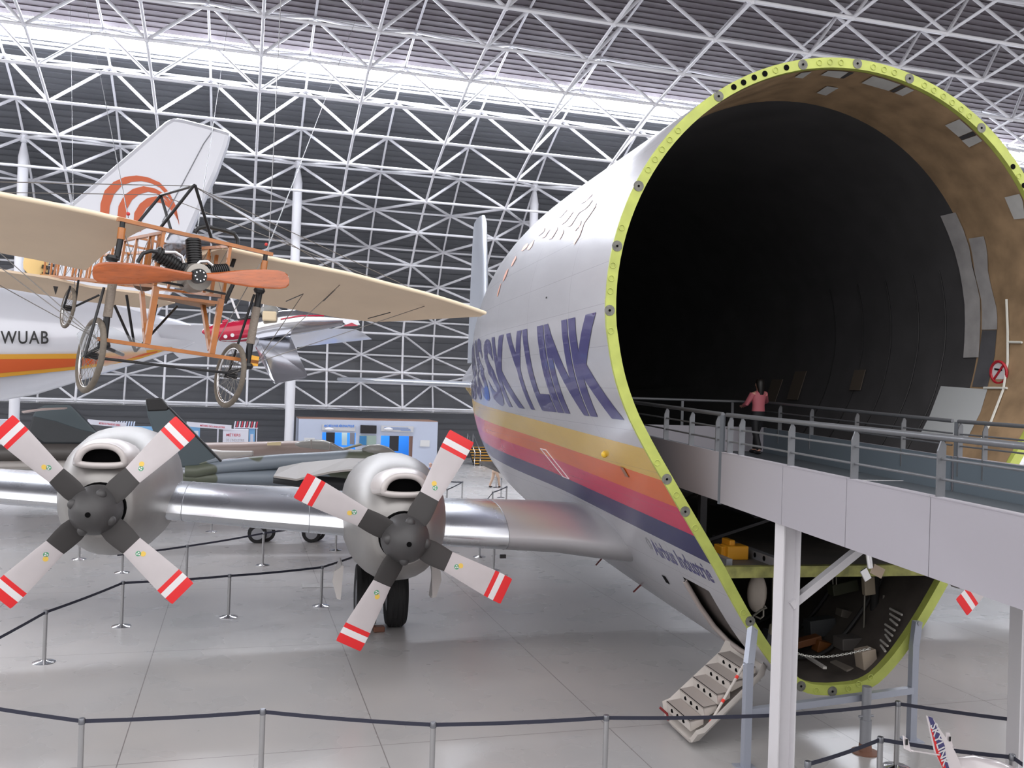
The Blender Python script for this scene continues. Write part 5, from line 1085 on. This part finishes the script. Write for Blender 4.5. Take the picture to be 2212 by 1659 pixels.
def hdr(label, body, p0, p1, Y):
    a, b = onY(*p0, Y), onY(*p1, Y); t = thing('header_beam', label, 'banner', loc=tuple(a), group='header banners of the trades exhibition'); v = b-a
    q = MB(); q.prism([(0, 0, -.14), v+Vector((0, 0, -.14)), v+Vector((0, 0, .14)), (0, 0, .14)], (0, .1, 0)); q.build('beam', PAN, t)
    for s_ in (.03, .7): MB().box((v.x*s_, .12, -(a.z-.14)/2-.14+.1), (.08, .08, a.z-.1)).build('beam_post', PAN, t)
    flat_text(body, v*.3-Vector((0, .01, .07)), v, (0, 0, 1), v.length*.55, .13, RDS, parent=t, bold=.02); return t
hdr('white header beam with small red lettering left of the striped panel', 'MÉTIERS DU TRANSPORT AÉRIEN', (189, 911), (272, 919), 57.5); hdr('white header beam with small red lettering over the red lettered panel', 'MÉTIERS DE L’INDUSTRIE', (403, 916), (500, 924), 57.5)
for nm_, px0, n_, m_, lab in (('slat_rack', 247, 8, PAN, 'row of slanted white slats on top of the striped panel'), ('slat_rack', 505, 10, RDS, 'row of slanted reddish slats above the narrow blue panel')):
    a = onY(px0, 916, 58.3); t = thing(nm_, lab, 'slats', loc=tuple(a))
    for k in range(n_): MB().prism([(.14*k, 0, -.2), (.14*k+.07, 0, -.2), (.14*k+.13, 0, .16), (.14*k+.06, 0, .16)], (0, .2, 0)).build('slat', m_ if k % 2 else PAN, t)
    MB().box((.07*n_, .1, -.22), (.14*n_, .2, .05)).build('slat_base', PAN, t)
    for x_ in (.06, .14*n_-.06): MB().box((x_, .25, (-a.z-.2)/2), (.06, .06, a.z-.2)).build('slat_post', PAN, t)
# stairs with yellow nosings under the tail
st_ = thing('stairs', 'dark stairs with yellow step edges beyond the fuselage', 'stairs', loc=(0, 0, 0)); A = onZ(1024, 1006, 0)
for k in range(7):
    q = MB(); q.box((A.x+2.6, A.y+.15+.3*k, .17*k+.085), (5.2, .3, .17)); q.build('step', mat('dark_step', S(58, 56, 54), .6), st_)
    MB().box((A.x+2.6, A.y+.0+.3*k, .17*k+.155), (5.2, .05, .05)).build('step_edge', mat('yellow_edge', S(240, 176, 60), .5), st_)
for s_ in (0, .4):
    MB().tube([(A.x+s_, A.y-.1, 0), (A.x+s_, A.y-.1, .95), (A.x+s_, A.y+2.2, 2.1), (A.x+s_, A.y+2.2, 1.2)], .03, 8).build('handrail', CHROME, st_, smooth=60)
# ------------------------------------------------------------------ barrier posts and belts
POLE = mat('brushed_post', S(176, 176, 178), .3, .9); BELT = mat('navy_belt', S(44, 46, 62), .7)
_st = []
def stanchion(P, label, group):
    if not _st:
        r = thing('barrier_post', label, 'barrier post', (P.x, P.y, 0), group=group); _st.append(r)
        q = MB(); q.lathe([(.2, 0), (.2, .008), (.17, .022), (.06, .035), (.04, .05)], 28); q.build('base', CHROME, r, smooth=40)
        q = MB(); q.lathe([(.036, .03), (.036, .9)], 16); q.build('pole', POLE, r, smooth=40)
        q = MB(); q.lathe([(.042, .89), (.042, .955), (.034, .965)], 16); q.build('head', mat('post_head', S(120, 122, 128), .35, .7), r, smooth=40)
        return r
    c = dup(_st[0]); c.location = (P.x, P.y, 0); c['label'] = label; c['group'] = group; return c
def belt(A, B, label, sag=.015):
    A, B = Vector((A.x, A.y, .925)), Vector((B.x, B.y, .925)); d = (B-A).normalized(); A = A+d*.042; B = B-d*.042; L_ = B-A
    nrm = Vector((-L_.y, L_.x, 0)).normalized()*.004; secs = []
    for k in range(9):
        t = k/8; c = L_*t-Vector((0, 0, sag*4*t*(1-t))); secs.append([c+nrm+Vector((0, 0, .025)), c-nrm+Vector((0, 0, .025)), c-nrm-Vector((0, 0, .025)), c+nrm-Vector((0, 0, .025))])
    o = MB().loft(secs).build('barrier_belt', BELT); o.location = A; return tag(o, label, 'barrier belt', 'stretched barrier belts')
T = lambda x, y: onZ(x, y, .96)
FR_ = [T(*p) for p in ((-212, 1490), (177, 1552), (568, 1532), (936, 1560), (1310, 1545), (1668, 1540), (1940, 1515), (2300, 1562))]
nm = ['leftmost post of the front barrier row along the picture bottom', 'second post from the left in the front barrier row', 'third post from the left in the front barrier row', 'front row barrier post left of the hanging entry stair',
      'front row barrier post right behind the white walkway column', 'front row barrier post standing right of the grey jack']
for P, l in zip(FR_[1:7], nm): stanchion(P, l, 'posts of the front barrier row')
bn = ['navy belt running off the left edge from the first front post', 'navy belt between the first and second front row posts', 'navy belt between the second and third front row posts', 'navy belt from the third front post to the post before the entry stair',
      'navy belt passing in front of the white entry stair', 'navy belt passing right of the white column below the nose ring', 'navy belt from the post by the jack to the right pillar']
for a, b, l in zip(FR_, FR_[1:], bn): belt(a, b, l)
MR = [T(-140, 1445)]+[onZ(*p) for p in ((95, 1431), (262, 1353), (493, 1333), (693, 1309))]+[T(800, 1186)]
for P, l in zip(MR[1:5], ('nearest barrier post at the far left of the middle row', 'middle row barrier post below the outer engine', 'middle row barrier post between the two propellers', 'middle row barrier post left of the inner engine wheels')): stanchion(P, l, 'posts of the middle barrier row')
for a, b, l in zip(MR, MR[1:], ('navy belt slanting off the left edge from the middle row', 'navy belt climbing right from the leftmost middle row post', 'navy belt under the outer propeller blade in the middle row', 'navy belt of the middle row between the two propellers', 'navy belt of the middle row disappearing behind the inner engine')): belt(a, b, l)
B4, B7 = T(404.6, 1177), onZ(725, 1189)
for P, l in ((onZ(170.5, 1208), 'barrier post whose base shows left below the outer spinner'), (onZ(263.6, 1237), 'barrier post whose base shows right under the outer engine cowling'), (onZ(456.5, 1148.6), 'barrier post seen just under the wing right of the outer engine'),
             (onZ(567, 1221), 'barrier post standing alone below the middle of the wing'), (B4, 'barrier post at the right flank of the outer engine'), (B7, 'barrier post left of the inner engine nacelle under the wing'), (onZ(1035.5, 1203), 'barrier post base seen under the wing right of the inner propeller'),
             (onZ(1066, 1232), 'barrier post rising behind the right blade of the inner propeller')): stanchion(P, l, 'posts behind the wing')
BM = onZ(567, 1221); belt(B4, BM, 'navy belt running right from the post beside the outer engine'); belt(BM, B7, 'navy belt rising right from the lone post below the wing'); belt(T(250, 1196), B4, 'navy belt hidden mostly behind the outer engine cowling')
fa = [T(999, 1040), T(966, 1056), T(1094.7, 1050), T(1064.6, 1062), T(1072.9, 1015), T(1083.4, 1033)]
for P, l in zip(fa, ('far post at the belt corner right of the inner propeller blade', 'far post just right of the upper inner propeller blade', 'far post close under the fuselage belly at the belt corner', 'far post with belt slanting down left below the belly', 'farthest post beside the tan trousers under the belly', 'far post behind the belt corner under the belly')): stanchion(P, l, 'far posts beyond the wing')
belt(fa[1], fa[0], 'far navy belt between the two posts beside the inner blade'); belt(fa[3], fa[2], 'far navy belt between the two posts below the belly'); belt(T(940, 1037), fa[0], 'far navy belt behind the upper blade of the inner propeller'); belt(T(1045, 1085), fa[3], 'far navy belt slanting down towards the wing top')
RR = [T(1745, 1645), T(1902, 1592), T(2187, 1630)]
for P, l in zip(RR, ('short looking post at the bottom edge right of the white column', 'barrier post left of the lettered model tail fin', 'barrier post in the lower right corner by the pillar')): stanchion(P, l, 'posts around the model plane')
for a, b, l in ((RR[0], RR[1], 'navy belt rising from the bottom edge to the model plane post'), (RR[1], RR[2], 'navy belt passing behind the lettered model tail fin'), (RR[2], T(2330, 1720), 'navy belt leaving the lower right corner')): belt(a, b, l)
P = onZ(692, 1265); o = MB().box((0, 0, .004), (.95, .5, .008)).build('floor_hatch', mat('hatch_plate', S(150, 148, 146), .45, .2)); o.location = P; tag(o, 'flat metal floor hatch left of the main wheels', 'floor hatch')
P = onZ(818, 1364); q = MB(); q.prism([(-.12, -.1, 0), (.12, -.1, 0), (.12, .1, 0), (-.12, .1, 0)], (0, 0, .12)); o = q.build('wheel_chock', mat('chock_brown', S(110, 72, 56), .7), bevel=.02); o.location = P; tag(o, 'brown chock in front of the inner engine wheels', 'chock')
# ------------------------------------------------------------------ visitors
SKINM = mat('skin', S(206, 158, 138), .55)
def skin_body(name, verts, edges, m, parent, root=0):
    me = bpy.data.meshes.new(name); me.from_pydata([v[0] for v in verts], edges, []); o = bpy.data.objects.new(name, me); COL.objects.link(o); o.parent = parent; me.materials.append(m)
    md = o.modifiers.new('skin', 'SKIN'); md.use_smooth_shade = True
    for i, v in enumerate(verts): sv = me.skin_vertices[0].data[i]; r_ = v[1]; sv.radius = r_ if isinstance(r_, tuple) else (r_, r_); sv.use_root = i == root
    o.modifiers.new('sub', 'SUBSURF').levels = 1; o.modifiers['sub'].render_levels = 2; return o
def person(label, loc, rz, h, top, bottom, hair, armL, armR, stride, bald=False):
    k = h/1.7; t = thing('person', label, 'person', loc, rz)
    V = lambda x, y, z: Vector((x*k, y*k, z*k))
    hipL, hipR = V(.09, 0, .9), V(-.09, 0, .9); knL, knR = V(.1, -.06+stride*.5, .5), V(-.1, -.06-stride*.5, .5); anL, anR = V(.1, stride, .09), V(-.1, -stride, .09)
    shL, shR = V(.18, 0, 1.38), V(-.18, 0, 1.38)
    vs = [(V(0, 0, .93), (.13*k, .1*k)), (V(0, .01, 1.15), (.12*k, .085*k)), (V(0, .01, 1.36), (.13*k, .08*k)), (V(0, .0, 1.45), .05*k), (V(0, -.01, 1.53), .055*k), (V(0, -.015, 1.6), (.075*k, .09*k)), (V(0, -.01, 1.68), .055*k)]
    ed = [(0, 1), (1, 2), (2, 3), (3, 4), (4, 5), (5, 6)]
    def chain(frm, l):
        for p, r_ in l: vs.append((p, r_)); ed.append((frm, len(vs)-1)); frm = len(vs)-1
        return frm
    for hp, kn, an in ((hipL, knL, anL), (hipR, knR, anR)): chain(0, [(hp, .085*k), (kn, .055*k), (an, .04*k), (an+V(0, -.13, -.05), .035*k)])
    for sh, (el, hd) in ((shL, armL), (shR, armR)):
        el, hd = V(*el), V(*hd); w = chain(2, [(sh, .05*k), (el, .04*k), (hd, .028*k)]); d = (hd-el).normalized(); n = d.orthogonal().normalized(); pm = chain(w, [(hd+d*.07*k, .03*k)])
        for j in range(4): chain(pm, [(hd+d*.11*k+n*(j-1.5)*.019*k, .009*k), (hd+d*(.16-.01*abs(j-1.5))*k+n*(j-1.5)*.02*k+d.cross(n)*.02*k, .008*k)])
        chain(w, [(hd+d*.05*k+n*.045*k, .011*k), (hd+d*.09*k+n*.055*k, .009*k)])
    skin_body('body', vs, ed, SKINM, t)
    el = lambda c, rx, ry, nn=18: [c+Vector((rx*k*cos(2*pi*i/nn), ry*k*sin(2*pi*i/nn), 0)) for i in range(nn)]
    q = MB(); q.loft([el(V(0, 0, .86), .175, .13), el(V(0, 0, .98), .165, .125), el(V(0, 0, 1.12), .15, .115), el(V(0, 0, 1.28), .18, .125), el(V(0, 0, 1.39), .18, .11), el(V(0, 0, 1.45), .075, .07)])
    for sh, (e_, hd) in ((shL, armL), (shR, armR)): q.tube([sh*.92+Vector((0, 0, sh.z*.08)), V(*e_), V(*e_)+(V(*hd)-V(*e_))*.75], [.075*k, .058*k, .045*k], 12)
    q.build('shirt', top, t, smooth=60)
    q = MB(); q.loft([el(V(0, 0, .98), .165, .125), el(V(0, 0, .9), .175, .135), el(V(0, 0, .8), .17, .13)])
    for hp, kn, an in ((hipL, knL, anL), (hipR, knR, anR)): q.tube([hp, kn, an+V(0, 0, .02)], [.105*k, .075*k, .06*k], 14)
    q.build('trousers', bottom, t, smooth=60)
    for an in (anL, anR): q = MB(); q.ball(an+V(0, -.06, -.045), 1, 12, 8, 0, (.05*k, .13*k, .045*k)); q.build('shoe', BLACK, t, smooth=60)
    # face on the front (-y), hair
    q = MB(); q.tube([V(0, -.1, 1.6), V(0, -.125, 1.575), V(0, -.1, 1.565)], .012*k, 6); q.build('nose', SKINM, t, smooth=60)
    for s_ in (-1, 1): MB().ball(V(.032*s_, -.093, 1.61), .012*k, 8, 6).build('eye', BLACK, t); MB().ball(V(.082*s_, -.005, 1.6), 1, 8, 6, 0, (.012*k, .02*k, .03*k)).build('ear', SKINM, t, smooth=60)
    MB().box(V(0, -.1, 1.545), (.045*k, .012, .01)).build('mouth', mat('lips', S(150, 90, 84), .5), t)
    if bald:
        for s_ in (-1, 1): MB().ball(V(.06*s_, .03, 1.6), 1, 8, 6, 0, (.03*k, .06*k, .04*k)).build('hair', hair, t, smooth=60)
    else:
        q = MB(); q.loft([el(V(0, .03, 1.73), .03, .04), el(V(0, .025, 1.71), .08, .085), el(V(0, .03, 1.65), .1, .1), el(V(0, .05, 1.58), .1, .085), el(V(0, .075, 1.48), .085, .06), el(V(0, .09, 1.36), .06, .03)]); q.build('hair', hair, t, smooth=60)
    return t
PW = toW((1.55, 5.75, ztop(5.75)-.545))
person('person in a pink top and dark trousers walking on the walkway inside the nose', PW, R(180-3.4+12), 1.62, mat('pink_top', S(196, 108, 118), .6), mat('dark_trousers', S(26, 26, 30), .7), mat('dark_hair', S(24, 20, 18), .5), ((.28, -.08, 1.14), (.2, -.3, 1.1)), ((-.36, -.16, 1.22), (-.34, -.36, 1.12)), .2)
A = onZ(930, 1003, 1.62); person('person with bald head and blue shirt standing beyond the inner propeller blade', (A.x, A.y, 0), R(200), 1.72, mat('blue_shirt', S(92, 118, 168), .6), mat('brown_trousers', S(96, 66, 60), .7), mat('grey_hair', S(170, 168, 166), .6), ((.3, -.05, 1.12), (.28, -.22, .98)), ((-.3, -.05, 1.12), (-.28, -.2, .95)), .08, True)
A = onZ(1068, 1053, 0); person('person in tan trousers walking behind the fuselage belly', (A.x, A.y, 0), R(110), 1.72, mat('white_top', S(214, 206, 200), .6), mat('tan_trousers', S(190, 164, 144), .7), mat('dark_hair', S(24, 20, 18), .5), ((.28, -.05, 1.12), (.26, -.2, .95)), ((-.28, .05, 1.12), (-.26, -.05, .93)), .24)
